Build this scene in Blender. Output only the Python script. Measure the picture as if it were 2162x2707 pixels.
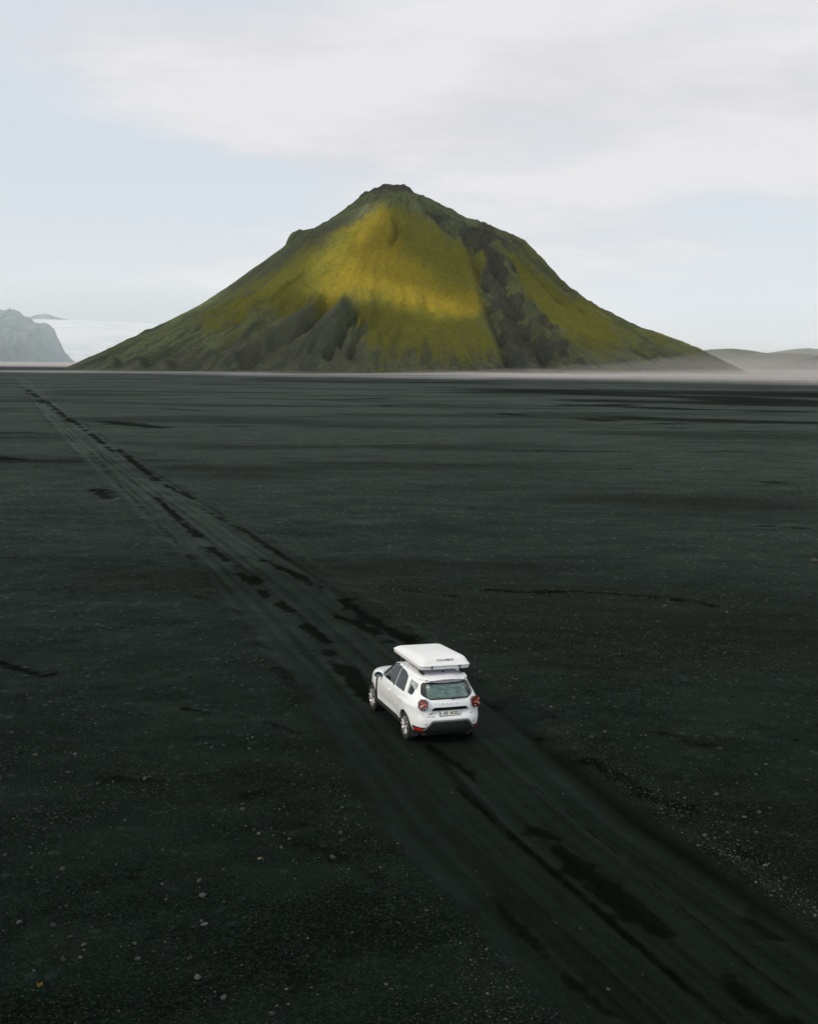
import bpy, bmesh, math, random
import numpy as np
from mathutils import Vector, Matrix
from mathutils.bvhtree import BVHTree

for _o in list(bpy.data.objects):
    bpy.data.objects.remove(_o)
SC = bpy.context.scene
COL = SC.collection
R = math.radians
random.seed(7)
RNG = np.random.default_rng(11)

# ------------------------------------------------------------------ camera
cam = bpy.data.cameras.new('camera')
cam.sensor_fit = 'VERTICAL'
cam.sensor_height = 24.0
cam.lens = 24.0 * 3189.7 / 2707.0
cam.clip_start = 0.1
cam.clip_end = 90000.0
camo = bpy.data.objects.new('camera', cam)
COL.objects.link(camo)
PITCH = math.atan((1353.5 - 964.5) / 3189.7)
camo.matrix_world = (Matrix.Translation((0, 0, 9.12)) @ Matrix.Rotation(math.pi / 2 - PITCH, 4, 'X')
                     @ Matrix.Rotation(0.008, 4, 'Z'))
SC.camera = camo

# ------------------------------------------------------------------ sun, sky, exposure
SKYSEED = 22.7
SKYOFF = (0.15, -0.65)
SUN = Vector((-0.74, -0.48, 0.57)).normalized()          # towards the sun
sl = bpy.data.lights.new('sun', 'SUN')
sl.energy = 5.0
sl.angle = R(0.53)
sl.color = (1.0, 0.88, 0.67)
so = bpy.data.objects.new('sun', sl)
so.rotation_euler = SUN.to_track_quat('Z', 'Y').to_euler()
so.location = SUN * 3000
COL.objects.link(so)

SC.view_settings.view_transform = 'Standard'
SC.view_settings.look = 'None'
SC.view_settings.exposure = 0.0
SC.view_settings.gamma = 1.0
SC.render.engine = 'CYCLES'
SC.cycles.use_denoising = True
SC.cycles.use_adaptive_sampling = False
SC.cycles.volume_bounces = 2
SC.cycles.max_bounces = 5
SC.cycles.transparent_max_bounces = 16
SC.cycles.sample_clamp_indirect = 3.0


class NT:
    """small helper to wire node trees"""
    def __init__(self, tree):
        self.t = tree
        tree.nodes.clear()

    def n(self, typ, **kw):
        nd = self.t.nodes.new(typ)
        for k, v in kw.items():
            if k.startswith('i_'):
                nd.inputs[k[2:].replace('_', ' ')].default_value = v
            else:
                setattr(nd, k, v)
        return nd

    def l(self, a, b):
        self.t.links.new(a, b)

    def val(self, sock, v):
        if isinstance(v, bpy.types.NodeSocket):
            self.l(v, sock)
        else:
            sock.default_value = v

    def math(self, op, a, b=0.0, c=None, clamp=False):
        nd = self.t.nodes.new('ShaderNodeMath')
        nd.operation = op
        nd.use_clamp = clamp
        self.val(nd.inputs[0], a)
        self.val(nd.inputs[1], b)
        if c is not None:
            self.val(nd.inputs[2], c)
        return nd.outputs[0]

    def ramp(self, x, a, b, lo=0.0, hi=1.0, smooth=True):
        nd = self.t.nodes.new('ShaderNodeMapRange')
        nd.interpolation_type = 'SMOOTHSTEP' if smooth else 'LINEAR'
        self.val(nd.inputs[0], x)
        for i, v in zip((1, 2, 3, 4), (a, b, lo, hi)):
            self.val(nd.inputs[i], v)
        return nd.outputs[0]

    def mix(self, f, a, b, mode='MIX'):
        nd = self.t.nodes.new('ShaderNodeMix')
        nd.data_type = 'RGBA'
        nd.blend_type = mode
        self.val(nd.inputs[0], f)
        self.val(nd.inputs[6], a if isinstance(a, bpy.types.NodeSocket) else (*a, 1.0))
        self.val(nd.inputs[7], b if isinstance(b, bpy.types.NodeSocket) else (*b, 1.0))
        return nd.outputs[2]

    def noise(self, vec, scale, detail=4.0, rough=0.55, dist=0.0, stretch=None):
        if stretch is not None:
            m = self.t.nodes.new('ShaderNodeVectorMath')
            m.operation = 'MULTIPLY'
            self.l(vec, m.inputs[0])
            m.inputs[1].default_value = stretch
            vec = m.outputs[0]
        nd = self.t.nodes.new('ShaderNodeTexNoise')
        self.l(vec, nd.inputs['Vector'])
        nd.inputs['Scale'].default_value = scale
        nd.inputs['Detail'].default_value = detail
        nd.inputs['Roughness'].default_value = rough
        nd.inputs['Distortion'].default_value = dist
        return nd.outputs[0]

    def attr(self, name):
        return self.n('ShaderNodeAttribute', attribute_name=name).outputs['Fac']

    def bump(self, h, strength, dist, nrm=None):
        nd = self.t.nodes.new('ShaderNodeBump')
        nd.inputs['Strength'].default_value = strength
        nd.inputs['Distance'].default_value = dist
        self.l(h, nd.inputs['Height'])
        if nrm is not None:
            self.l(nrm, nd.inputs['Normal'])
        return nd.outputs[0]


def mat(name):
    m = bpy.data.materials.new(name)
    m.use_nodes = True
    return m, NT(m.node_tree)


def pbr(name, col, rough=0.5, metal=0.0, spec=0.5, coat=0.0, vary=0.0, vscale=8.0, emis=None):
    """plain painted / plastic / metal surface with a touch of procedural dirt"""
    m, t = mat(name)
    b = t.n('ShaderNodeBsdfPrincipled')
    b.inputs['Roughness'].default_value = rough
    b.inputs['Metallic'].default_value = metal
    b.inputs['Specular IOR Level'].default_value = spec
    b.inputs['Coat Weight'].default_value = coat
    b.inputs['Coat Roughness'].default_value = 0.05
    if vary > 0:
        tc = t.n('ShaderNodeTexCoord')
        f = t.noise(tc.outputs['Object'], vscale, 5.0, 0.6)
        f = t.ramp(f, 0.35, 0.7)
        c = t.mix(f, tuple(x * (1 - vary) for x in col), col)
        t.l(c, b.inputs['Base Color'])
        t.l(t.ramp(f, 0, 1, min(1, rough * 1.25), rough), b.inputs['Roughness'])
    else:
        b.inputs['Base Color'].default_value = (*col, 1)
    o = t.n('ShaderNodeOutputMaterial')
    t.l(b.outputs[0], o.inputs['Surface'])
    return m


# world: Nishita sky under thin broken cloud, the same in every direction
SC.world = bpy.data.worlds.new('World')
SC.world.use_nodes = True
t = NT(SC.world.node_tree)
sky = t.n('ShaderNodeTexSky', sky_type='NISHITA', sun_disc=False)
sky.sun_elevation = math.asin(SUN.z)
sky.sun_rotation = math.atan2(SUN.x, SUN.y)
sky.air_density = 1.0
sky.dust_density = 1.5
tc = t.n('ShaderNodeTexCoord')
sep = t.n('ShaderNodeSeparateXYZ')
t.l(tc.outputs['Generated'], sep.inputs[0])
zz = t.math('ADD', t.math('MAXIMUM', sep.outputs[2], 0.0), 0.17)
cmb = t.n('ShaderNodeCombineXYZ')
t.l(t.math('ADD', t.math('DIVIDE', sep.outputs[0], zz), SKYOFF[0]), cmb.inputs[0])
t.l(t.math('ADD', t.math('DIVIDE', sep.outputs[1], zz), SKYOFF[1]), cmb.inputs[1])
cmb.inputs[2].default_value = SKYSEED
cl = t.noise(cmb.outputs[0], 0.55, 5.0, 0.50, 0.6, stretch=(0.85, 1.0, 1.0))
cl2 = t.noise(cmb.outputs[0], 1.9, 5.0, 0.58, 0.0, stretch=(0.7, 1.0, 1.0))
cover = t.ramp(t.math('ADD', cl, t.math('MULTIPLY', t.math('SUBTRACT', cl2, 0.5), 0.42)), 0.40, 0.57)
# clear sky paled by high thin cloud
blue = t.n('ShaderNodeVectorMath', operation='SCALE')
t.l(sky.outputs[0], blue.inputs[0])
blue.inputs['Scale'].default_value = 0.10
pale = t.mix(0.86, blue.outputs[0], (0.725, 0.785, 0.845))
cloudc = t.mix(t.ramp(cl2, 0.36, 0.62), (0.70, 0.70, 0.73), (0.81, 0.80, 0.815))
skyc = t.mix(t.math('MULTIPLY', cover, 0.95), pale, cloudc)
hz = t.ramp(sep.outputs[2], -0.02, 0.17, 0.80, 0.0)
skyc = t.mix(hz, skyc, (0.80, 0.835, 0.86))
bg = t.n('ShaderNodeBackground')
t.l(skyc, bg.inputs[0])
bg.inputs[1].default_value = 1.03
SC.world.cycles.sampling_method = 'NONE'          # an even sky: found well enough by the surfaces' own rays
wo = t.n('ShaderNodeOutputWorld')
t.l(bg.outputs[0], wo.inputs[0])


# ------------------------------------------------------------------ helpers
def mesh_obj(name, me, m=None, parent=None):
    o = bpy.data.objects.new(name, me)
    COL.objects.link(o)
    if m is not None and len(me.materials) == 0:
        me.materials.append(m)
    if parent is not None:
        o.parent = parent
    return o


def tag(o, label=None, cat=None, group=None, kind=None):
    for k, v in (('label', label), ('category', cat), ('group', group), ('kind', kind)):
        if v:
            o[k] = v
    return o


def fast_mesh(name, co, faces):
    """co (n,3), faces (m,k) int arrays"""
    me = bpy.data.meshes.new(name)
    co = np.asarray(co, np.float32)
    faces = np.asarray(faces, np.int32)
    m, k = faces.shape
    me.vertices.add(len(co))
    me.vertices.foreach_set('co', co.ravel())
    me.loops.add(m * k)
    me.loops.foreach_set('vertex_index', faces.ravel())
    me.polygons.add(m)
    me.polygons.foreach_set('loop_start', np.arange(0, m * k, k, dtype=np.int32))
    me.polygons.foreach_set('loop_total', np.full(m, k, np.int32))
    me.update(calc_edges=True)
    return me


def grid_faces(ny, nx, off=0, flip=False):
    i = np.arange(ny - 1)[:, None] * nx + np.arange(nx - 1)[None, :] + off
    f = np.stack([i, i + 1, i + nx + 1, i + nx], -1).reshape(-1, 4)
    return f[:, ::-1] if flip else f


def smooth(me):
    me.polygons.foreach_set('use_smooth', np.ones(len(me.polygons), bool))


def vattr(me, name, v):
    a = me.attributes.new(name, 'FLOAT', 'POINT')
    a.data.foreach_set('value', np.asarray(v, np.float32).ravel())


def _hash(ix, iy, s):
    n = (ix.astype(np.int64) * 374761393 + iy.astype(np.int64) * 668265263 + s * 1442695041) & 0x7fffffff
    n = ((n ^ (n >> 13)) * 1274126177) & 0x7fffffff
    n = (n ^ (n >> 16)) & 0x7fffffff
    return n.astype(np.float64) / 0x7fffffff


def vnoise(x, y, s=0):
    ix, iy = np.floor(x), np.floor(y)
    fx, fy = x - ix, y - iy
    fx = fx * fx * fx * (fx * (fx * 6 - 15) + 10)
    fy = fy * fy * fy * (fy * (fy * 6 - 15) + 10)
    a, b = _hash(ix, iy, s), _hash(ix + 1, iy, s)
    c, d = _hash(ix, iy + 1, s), _hash(ix + 1, iy + 1, s)
    return (a + (b - a) * fx) * (1 - fy) + (c + (d - c) * fx) * fy - 0.5


def fbm(x, y, s=0, o=5, g=0.5, lac=2.03):
    v, a = 0.0, 1.0
    for i in range(o):
        v = v + a * vnoise(x, y, s + i * 17)
        x, y, a = x * lac + 3.7, y * lac + 1.3, a * g
    return v


def ridged(x, y, s=0, o=4, g=0.5):
    v, a = 0.0, 1.0
    for i in range(o):
        v = v + a * (1 - 4 * np.abs(vnoise(x, y, s + i * 17)))
        x, y, a = x * 2.05 + 1.7, y * 2.05 + 5.1, a * g
    return v


def sstep(a, b, x):
    t_ = np.clip((x - a) / (b - a), 0, 1)
    return t_ * t_ * (3 - 2 * t_)


def seg_dist(px, py, pts):
    """distance of points to a polyline"""
    best = np.full(px.shape, 1e9)
    for (x0, y0), (x1, y1) in zip(pts[:-1], pts[1:]):
        dx, dy = x1 - x0, y1 - y0
        q = np.clip(((px - x0) * dx + (py - y0) * dy) / (dx * dx + dy * dy + 1e-9), 0, 1)
        best = np.minimum(best, np.hypot(px - x0 - q * dx, py - y0 - q * dy))
    return best


def in_poly(px, py, poly):
    ins = np.zeros(px.shape, bool)
    n = len(poly)
    for i in range(n):
        (x0, y0), (x1, y1) = poly[i], poly[(i + 1) % n]
        c = ((y0 > py) != (y1 > py)) & (px < (x1 - x0) * (py - y0) / (y1 - y0 + 1e-12) + x0)
        ins ^= c
    return ins


def poly_mask(px, py, poly, soft):
    d = seg_dist(px, py, list(poly) + [poly[0]])
    sd = np.where(in_poly(px, py, poly), d, -d)
    return sstep(-soft, soft, sd)


# ------------------------------------------------------------------ ground: one sheet of black sand and gravel
TRACK_Y = np.array([-400, 10, 16.5, 23.1, 29.5, 36, 43.8, 57, 78.3, 118, 217, 403, 704, 1100, 40000.])
TRACK_X = np.array([144, 7.2, 4.75, 2.3, 0.55, -1.25, -3.7, -8.1, -15.6, -29.6, -63.3, -125, -226, -420, -19000.])


def track_x(y):
    return np.interp(y, TRACK_Y, TRACK_X)
STROKES=[
  (42, 0.9, [(60, 440), (140, 405), (240, 380)]),
  (18, 0.8, [(30, 330), (100, 300), (150, 285)]),
  (26, 0.7, [(-70, 540), (10, 500), (90, 470)]),
  (9, 0.8, [(40, 215), (62, 205), (80, 200)]),
  (10, 0.6, [(-60, 300), (-30, 285), (5, 280)]),
  (0.17, 1, [(2.2, 23.6), (2.5, 23.1), (2.9, 22.6)]) ,
  (0.22, 1, [(2.9, 22.1), (3.3, 21.0), (3.6, 20.1), (4.0, 19.2), (4.3, 18.3), (4.6, 17.6), (4.9, 16.7), (5.3, 16.0), (5.5, 15.4)]) ,
  (0.14, 0.8, [(1.5, 19.9), (2.0, 18.4), (2.4, 17.3), (2.9, 16.2)]) ,
  (0.28, 0.8, [(4.2, 27.0), (4.7, 26.0), (5.2, 24.8), (5.7, 24.2)]) ,
  (0.2, 0.6, [(2.1, 32.2), (3.0, 30.2), (3.3, 28.7)]) ,
  (0.16, 0.8, [(0.5, 28.4), (1.0, 27.3), (1.6, 26.0)]) ,
  (0.45, 1, [(-2.6, 37.9), (-1.7, 34.9), (-0.9, 32.1)]) ,
  (0.3, 0.9, [(-3.7, 42.0), (-2.7, 39.2)]) ,
  (0.32, 1, [(-2.7, 43.6), (-1.9, 42.4), (-1.0, 40.6)]) ,
  (0.2, 0.9, [(-1.1, 39.6), (-0.5, 39.3)]) ,
  (0.28, 0.9, [(-6.7, 55.9), (-4.5, 51.3), (-2.6, 46.6), (-1.2, 42.2), (0.2, 39.3)]) ,
  (0.5, 1, [(-8.1, 54.9), (-6.3, 50.1)]) ,
  (0.38, 0.9, [(-10.0, 59.9), (-8.4, 55.6), (-6.3, 49.0), (-4.4, 44.2)]) ,
  (0.35, 1, [(-17.4, 82.6), (-13.4, 70.0), (-10.7, 62.4)]) ,
  (0.3, 0.7, [(-13.0, 75.9), (-8.8, 65.2), (-5.8, 56.4)]) ,
  (0.35, 1, [(-18.4, 90.8), (-14.5, 81.3)]) ,
  (0.4, 0.9, [(-32.3, 131.9), (-19.8, 94.5)]) ,
  (0.5, 0.9, [(-56.0, 199.0), (-30.6, 124.8)]) ,
  (0.7, 0.9, [(-85.0, 283.0), (-51.0, 183.0)]) ,
  (1.2, 0.8, [(-127.0, 403.0), (-80.0, 266.0)]) ,
  (0.45, 0.55, [(-33.0, 124.5), (-16.8, 75.7), (-10.4, 56.9), (-5.7, 42.1), (-3.6, 34.8), (-2.6, 32.1)]) ,
  (0.07, 0.9, [(1.1, 25.4), (2.1, 22.6), (3.1, 19.9), (3.9, 17.7), (4.4, 16.3)]) ,
  (0.06, 0.7, [(2.2, 27.2), (3.4, 23.9), (4.2, 21.5), (4.9, 19.0), (5.4, 17.5), (5.9, 16.2)]) ,
  (0.22, 1, [(3.3, 48.8), (4.4, 48.3), (5.6, 48.7)]) ,
  (0.22, 1, [(5.4, 48.2), (6.4, 48.7), (8.3, 48.3), (10.2, 47.3), (11.5, 46.4), (12.2, 45.1)]) ,
  (0.18, 0.8, [(-1.2, 49.2), (0.2, 48.4), (1.9, 47.2)]) ,
  (0.22, 0.9, [(-13.0, 36.6), (-11.5, 35.4), (-10.7, 34.6)]) ,
  (0.4, 1, [(20.1, 69.5), (22.6, 68.6)]) ,
  (0.3, 0.9, [(20.7, 65.1), (22.5, 64.2)]) ,
  (1.1, 1, [(-7.1, 137.3), (-3.8, 135.3), (-1.2, 136.4)]) ,
  (0.5, 0.8, [(3.0, 111.3), (7.2, 109.1)]) ,
  (0.22, 0.7, [(2.5, 79.6), (5.3, 74.7), (6.9, 72.9)]) ,
  (0.3, 0.6, [(-6.9, 25.7), (-5.5, 25.4), (-4.1, 24.9), (-3.0, 24.6)]) ,
  (0.14, 0.7, [(-6.0, 31.1), (-4.1, 30.3), (-2.6, 29.1)]) ,
  (0.16, 0.7, [(-4.1, 33.8), (-2.9, 33.5)]) ,
  (0.35, 0.5, [(-2.5, 22.5), (-1.4, 21.6), (-0.6, 20.6)]) ,
  (0.2, 0.7, [(6.3, 21.9), (6.8, 21.2)]) ,
  (0.25, 0.7, [(5.7, 19.2), (6.0, 18.6)]) ,
  (0.3, 0.6, [(6.2, 29.3), (7.2, 28.4)]) ,
  (0.25, 0.8, [(16.2, 51.4), (17.1, 48.6)]) ,
  (0.2, 0.7, [(17.0, 55.5), (18.2, 53.0)]) ,
  (1.0, 0.5, [(-9.7, 74.1), (-3.7, 71.7)]) ,
  (1.5, 0.9, [(-40.1, 115.4), (-36.8, 113.4)]) ,
  (0.8, 0.8, [(-22.6, 86.9), (-19.6, 79.5)]) ,
  (0.2, 0.7, [(-8.7, 47.3), (-7.8, 46.2)]) ,
  (0.2, 0.6, [(-18.7, 56.5), (-15.6, 51.4)]) ,
  (1.8, 0.9, [(13.0, 237.0), (21.0, 225.0), (31.0, 206.0), (41.0, 194.0)]) ,
  (5, 0.9, [(4.0, 287.0), (25.0, 273.0), (50.0, 292.0)]) ,
  (16, 1, [(34.0, 466.0), (67.0, 389.0), (93.0, 374.0), (111.0, 322.0)]) ,
  (5, 1, [(38.0, 289.0), (61.0, 263.0), (87.0, 252.0)]) ,
  (2, 0.8, [(-14.0, 283.0), (-1.0, 266.0)]) ,
  (2.2, 0.9, [(-47.0, 187.0), (-35.0, 172.0), (-24.0, 176.0)]) ,
  (2.5, 0.8, [(-51.0, 244.0), (-34.0, 228.0)]) ,
  (5, 0.7, [(-46.0, 322.0), (-20.0, 312.0), (-0.0, 336.0)]) ,
  (2, 0.7, [(39.0, 183.0), (56.0, 167.0)]) ,
  (0.9, 0.7, [(18.9, 109.1), (23.4, 106.1)]) ,
  (0.7, 0.8, [(26.4, 98.4), (32.0, 94.1)]) ,
  (0.5, 0.6, [(0.7, 100.4), (3.8, 98.9)]) ,
  (20, 0.8, [(-213.0, 714.0), (-127.0, 701.0), (-42.0, 650.0), (34.0, 640.0)]) ,
]


def ground_z(x, y):
    """relief of the plain: soft swells, the worn track with its ruts and gravel edges"""
    u = (x - track_x(y)) * 0.945
    w = 1 - sstep(60, 220, y)
    near = 1 - sstep(40, 160, np.abs(y))
    z = 0.10 * fbm(x * 0.07, y * 0.07, 3, 3) * near + 0.05 * fbm(x * 0.35, y * 0.25, 9, 3) * near
    z = z + 0.022 * fbm(x * 1.6, y * 1.6, 21, 3) * near * sstep(2.2, 3.4, np.abs(u))
    bed = sstep(2.75, 2.15, np.abs(u + 0.15 * fbm(y * 0.2, x * 0, 5, 2)))
    z = z * (1 - 0.85 * bed * near) - 0.05 * bed * w
    edge = np.exp(-((np.abs(u) - 2.75) / 0.32) ** 2)
    z = z + edge * w * (0.05 + 0.06 * fbm(x * 0.9, y * 0.9, 31, 3))
    for ru in (-1.55, -0.05, 1.25, 2.0):
        rr = u - ru - 0.12 * fbm(y * 0.11, y * 0 + ru, 41, 2)
        z = z - w * bed * 0.035 * np.exp(-(rr / 0.16) ** 2) + w * bed * 0.018 * np.exp(-((np.abs(rr) - 0.3) / 0.1) ** 2)
    # level the bed where the car stands
    car = np.exp(-(((x - 0.2) / 3.2) ** 2 + ((y - 30.3) / 4.0) ** 2) ** 2)
    z = z * (1 - car) - 0.05 * car
    return z


ys = [-400., -200, -100, -50, -25, -10, 0, 6, 10]
while ys[-1] < 14500:
    ys.append(ys[-1] + max(0.10, 0.0062 * ys[-1]))
ys = np.array(ys)
xs = list(np.arange(0, 7.0, 0.11))
while xs[-1] < 9500:
    xs.append(xs[-1] + max(0.11, 0.065 * (xs[-1] - 7.0) + 0.11))
xs = np.array([-v for v in xs[:0:-1]] + xs)
GX = xs[None, :] + track_x(ys)[:, None]
GY = np.repeat(ys[:, None], len(xs), 1)
GZ = ground_z(GX, GY)
me = fast_mesh('ground', np.stack([GX, GY, GZ], -1).reshape(-1, 3), grid_faces(len(ys), len(xs)))
smooth(me)
wet = np.zeros_like(GX)
for hw, st, pts in STROKES:
    px = [p[0] for p in pts]
    py = [p[1] for p in pts]
    if 0.3 < hw < 0.6 and max(py) < 130:
        hw *= 0.72
    pad = hw * 4 + 0.5
    m_ = (GX > min(px) - pad) & (GX < max(px) + pad) & (GY > min(py) - pad) & (GY < max(py) + pad)
    if not m_.any():
        continue
    qx, qy = GX[m_], GY[m_]
    sc_ = 0.55 / hw
    d = seg_dist(qx, qy, pts) * (1 + 0.9 * fbm(qx * sc_, qy * sc_, 51, 3)) + hw * 0.5 * fbm(qx * sc_ * 3, qy * sc_ * 3, 61, 2)
    v = st * 0.92 * sstep(1.9, 0.15, d / hw)
    v = v * sstep(-0.50, 0.0, fbm(qx * 0.5 / max(hw, 0.2) * 0.4, qy * 0.28 / max(hw, 0.2) * 0.4, 65, 3))
    wet[m_] = np.maximum(wet[m_], v)
U = (GX - track_x(GY)) * 0.945
vattr(me, 'wet', wet)
vattr(me, 'across', U)
ruts = np.zeros_like(GX)
for u0, w_, st in ((-2.55, .30, .55), (-1.75, .16, .7), (-1.25, .12, .6), (-0.35, .20, .8), (0.15, .10, .6), (1.05, .14, .6), (1.75, .12, .75), (2.25, .22, .8)):
    uu = U - u0 - 0.30 * fbm(GY * 0.045, GY * 0 + u0 * 3, 81, 3) - 0.06 * fbm(GY * 0.5, GX * 0.5 + u0, 83, 2)
    ww = 0.7 * w_ * (1 + 0.7 * fbm(GY * 0.2, GX * 0 + u0 * 7, 85, 3)) * (1 + 0.004 * np.clip(GY, 0, 300))
    ruts = np.maximum(ruts, st * np.exp(-(uu / ww) ** 2) * (0.35 + 0.65 * sstep(-0.25, 0.3, fbm(GY * 0.16, GX * 0.16 + u0 * 11, 87, 3))))
vattr(me, 'ruts', ruts * (1 - sstep(420, 800, GY)))
vattr(me, 'bed', sstep(2.9, 2.2, np.abs(U + 0.25 * fbm(GY * 0.3, GX * 0.3, 71, 3))) * (1 - sstep(500, 900, GY)))

SHEEN = 0.066
m, t = mat('black_sand')
geo = t.n('ShaderNodeNewGeometry')
P = geo.outputs['Position']
big = t.noise(P, 0.035, 3, 0.55, 0.0, stretch=(0.45, 1, 1))
mid = t.noise(P, 0.45, 4, 0.6, 0.0, stretch=(0.6, 1, 1))
grit = t.noise(P, 16.0, 3, 0.75)
vor = t.n('ShaderNodeTexVoronoi', feature='F1')
t.l(P, vor.inputs['Vector'])
vor.inputs['Scale'].default_value = 17.0
sepc = t.n('ShaderNodeSeparateColor')
t.l(vor.outputs['Color'], sepc.inputs[0])
speck = t.math('MULTIPLY', t.ramp(vor.outputs['Distance'], 0.34, 0.14), t.ramp(sepc.outputs[0], 0.72, 0.98))
bed = t.attr('bed')
c = t.mix(t.ramp(mid, 0.36, 0.64), (0.0018, 0.0032, 0.0025), (0.0046, 0.0074, 0.0061))
c = t.mix(t.ramp(big, 0.48, 0.62, 0, 0.8), c, (0.0036, 0.0036, 0.0029))
c = t.mix(t.ramp(grit, 0.46, 0.68, 0, 0.8), c, (0.0115, 0.0165, 0.0140))
c = t.mix(t.ramp(grit, 0.40, 0.28, 0, 0.7), c, (0.0012, 0.0018, 0.0016))
c = t.mix(t.math('MULTIPLY', bed, 0.75), c, (0.0048, 0.0074, 0.0061))
lines = t.n('ShaderNodeTexNoise', noise_dimensions='2D')
lv = t.n('ShaderNodeCombineXYZ')
t.l(t.math('MULTIPLY', t.attr('across'), 4.5), lv.inputs[0])
sepp = t.n('ShaderNodeSeparateXYZ')
t.l(P, sepp.inputs[0])
t.l(t.math('MULTIPLY', sepp.outputs[1], 0.05), lv.inputs[1])
t.l(lv.outputs[0], lines.inputs['Vector'])
lines.inputs['Scale'].default_value = 1.0
lines.inputs['Detail'].default_value = 4.0
c = t.mix(t.math('MULTIPLY', bed, t.ramp(lines.outputs[0], 0.50, 0.66, 0, 0.35)), c, (0.0020, 0.0028, 0.0024))
c = t.mix(t.math('MULTIPLY', bed, t.ramp(lines.outputs[0], 0.48, 0.36, 0, 0.30)), c, (0.0085, 0.0125, 0.0105))
c = t.mix(t.math('MULTIPLY', speck, t.math('SUBTRACT', 0.75, t.math('MULTIPLY', bed, 0.65))), c, (0.042, 0.050, 0.047))
c = t.mix(t.math('MULTIPLY', t.attr('ruts'), 0.75), c, (0.0016, 0.0018, 0.0015))
streak = t.noise(P, 0.060, 5, 0.62, 0.0, stretch=(0.22, 1, 1))
streak = t.ramp(streak, 0.555, 0.68, 0, 0.55)
streak = t.math('MULTIPLY', streak, t.math('SUBTRACT', 1.0, bed))
wetf = t.math('MAXIMUM', t.attr('wet'), streak)
rag = t.noise(P, 1.2, 6, 0.72)
wetf = t.ramp(t.math('ADD', wetf, t.math('MULTIPLY', t.math('SUBTRACT', rag, 0.5), 1.3)), 0.22, 0.80)
wetf = t.math('MULTIPLY', wetf, t.ramp(t.math('MAXIMUM', t.attr('wet'), streak), 0.02, 0.15))
c = t.mix(t.math('MULTIPLY', wetf, 0.72), c, (0.0016, 0.0016, 0.0013))
# dull grains with a faint greenish sheen at low angles
hgt = t.math('SUBTRACT', grit, t.math('MULTIPLY', vor.outputs['Distance'], t.math('SUBTRACT', 0.8, t.math('MULTIPLY', bed, 0.7))))
bmp = t.bump(hgt, 0.6, 0.012)
df = t.n('ShaderNodeBsdfDiffuse')
df.inputs['Roughness'].default_value = 1.0
t.l(c, df.inputs[0])
t.l(bmp, df.inputs['Normal'])
gs_ = t.n('ShaderNodeBsdfGlossy')
gs_.inputs[0].default_value = (0.83, 1.0, 0.93, 1)
gs_.inputs['Roughness'].default_value = 0.55
t.l(bmp, gs_.inputs['Normal'])
fz = t.n('ShaderNodeFresnel')
fz.inputs[0].default_value = 1.18
mxs_ = t.n('ShaderNodeMixShader')
fine = t.noise(P, 0.30, 6, 0.72, 0.0, stretch=(0.40, 1, 1))
mott = t.math('ADD', t.math('ADD', t.math('MULTIPLY', fine, 1.1), t.math('MULTIPLY', mid, 0.7)), t.math('MULTIPLY', grit, 1.7))
mott = t.math('MULTIPLY', t.ramp(mott, 1.20, 2.20, 0.45, 1.55, False), t.math('SUBTRACT', 1.0, t.math('MULTIPLY', t.attr('ruts'), 0.6)))
mott = t.math('MULTIPLY', mott, t.ramp(big, 0.46, 0.62, 1.12, 0.62))
vor2 = t.n('ShaderNodeTexVoronoi', feature='F1')
t.l(P, vor2.inputs['Vector'])
vor2.inputs['Scale'].default_value = 3.2
sep2 = t.n('ShaderNodeSeparateColor')
t.l(vor2.outputs['Color'], sep2.inputs[0])
clod = t.math('MULTIPLY', t.ramp(vor2.outputs['Distance'], 0.42, 0.15), t.ramp(sep2.outputs[0], 0.70, 1.0))
pit = t.math('MULTIPLY', t.ramp(vor2.outputs['Distance'], 0.40, 0.10), t.ramp(sep2.outputs[1], 0.78, 1.0))
loose = t.math('SUBTRACT', 1.0, bed)
mott = t.math('MULTIPLY', mott, t.math('ADD', t.math('ADD', 0.85, t.math('MULTIPLY', sep2.outputs[2], 0.30)), t.math('MULTIPLY', t.math('SUBTRACT', t.math('MULTIPLY', clod, 2.2), t.math('MULTIPLY', pit, 0.8)), loose)))
mott = t.math('MULTIPLY', mott, t.math('ADD', 1.0, t.math('MULTIPLY', bed, 0.40)))
t.l(t.math('MULTIPLY', t.math('MULTIPLY', fz.outputs[0], mott), t.ramp(wetf, 0, 1, SHEEN, SHEEN * 0.22)), mxs_.inputs[0])
t.l(df.outputs[0], mxs_.inputs[1])
t.l(gs_.outputs[0], mxs_.inputs[2])
o = t.n('ShaderNodeOutputMaterial')
t.l(mxs_.outputs[0], o.inputs[0])
MAT_SAND = m
tag(mesh_obj('ground', me, m), kind='structure')

# ------------------------------------------------------------------ the mountain
PEAK=(-10.8,1700.0)
PL=np.array([(0,254.7),(29.3,251.9),(52.2,242.2),(68.5,229.3),(84.8,218.3),(101.1,207.3),(122.8,191.7),(137.2,188.4),(150.3,183.8),(159.5,177.3),(162.2,168.9),(189.9,148.0),(229.6,120.5),(276.2,87.6),(316.2,64.5),(362.9,41.2),(403.1,23.1),(429.9,12.4),(456.7,0.3),(480,-5),(600,-12)])
PR=np.array([(0,254.7),(5.3,247.7),(16.4,240.1),(26.3,236.4),(36.1,230.1),(59.1,224.5),(75.5,216.3),(92.1,204.9),(100.6,203.7),(108.5,198.7),(125.0,191.1),(144.8,186.7),(158.0,181.7),(174.6,169.0),(198.1,146.5),(215.0,125.3),(231.8,111.2),(265.4,88.6),(299.0,69.3),(332.5,56.5),(366.0,45.0),(399.5,32.1),(433.3,16.6),(473.8,-0.3),(500,-5),(600,-12)])
RS=np.arange(0,620,2.0)
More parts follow.
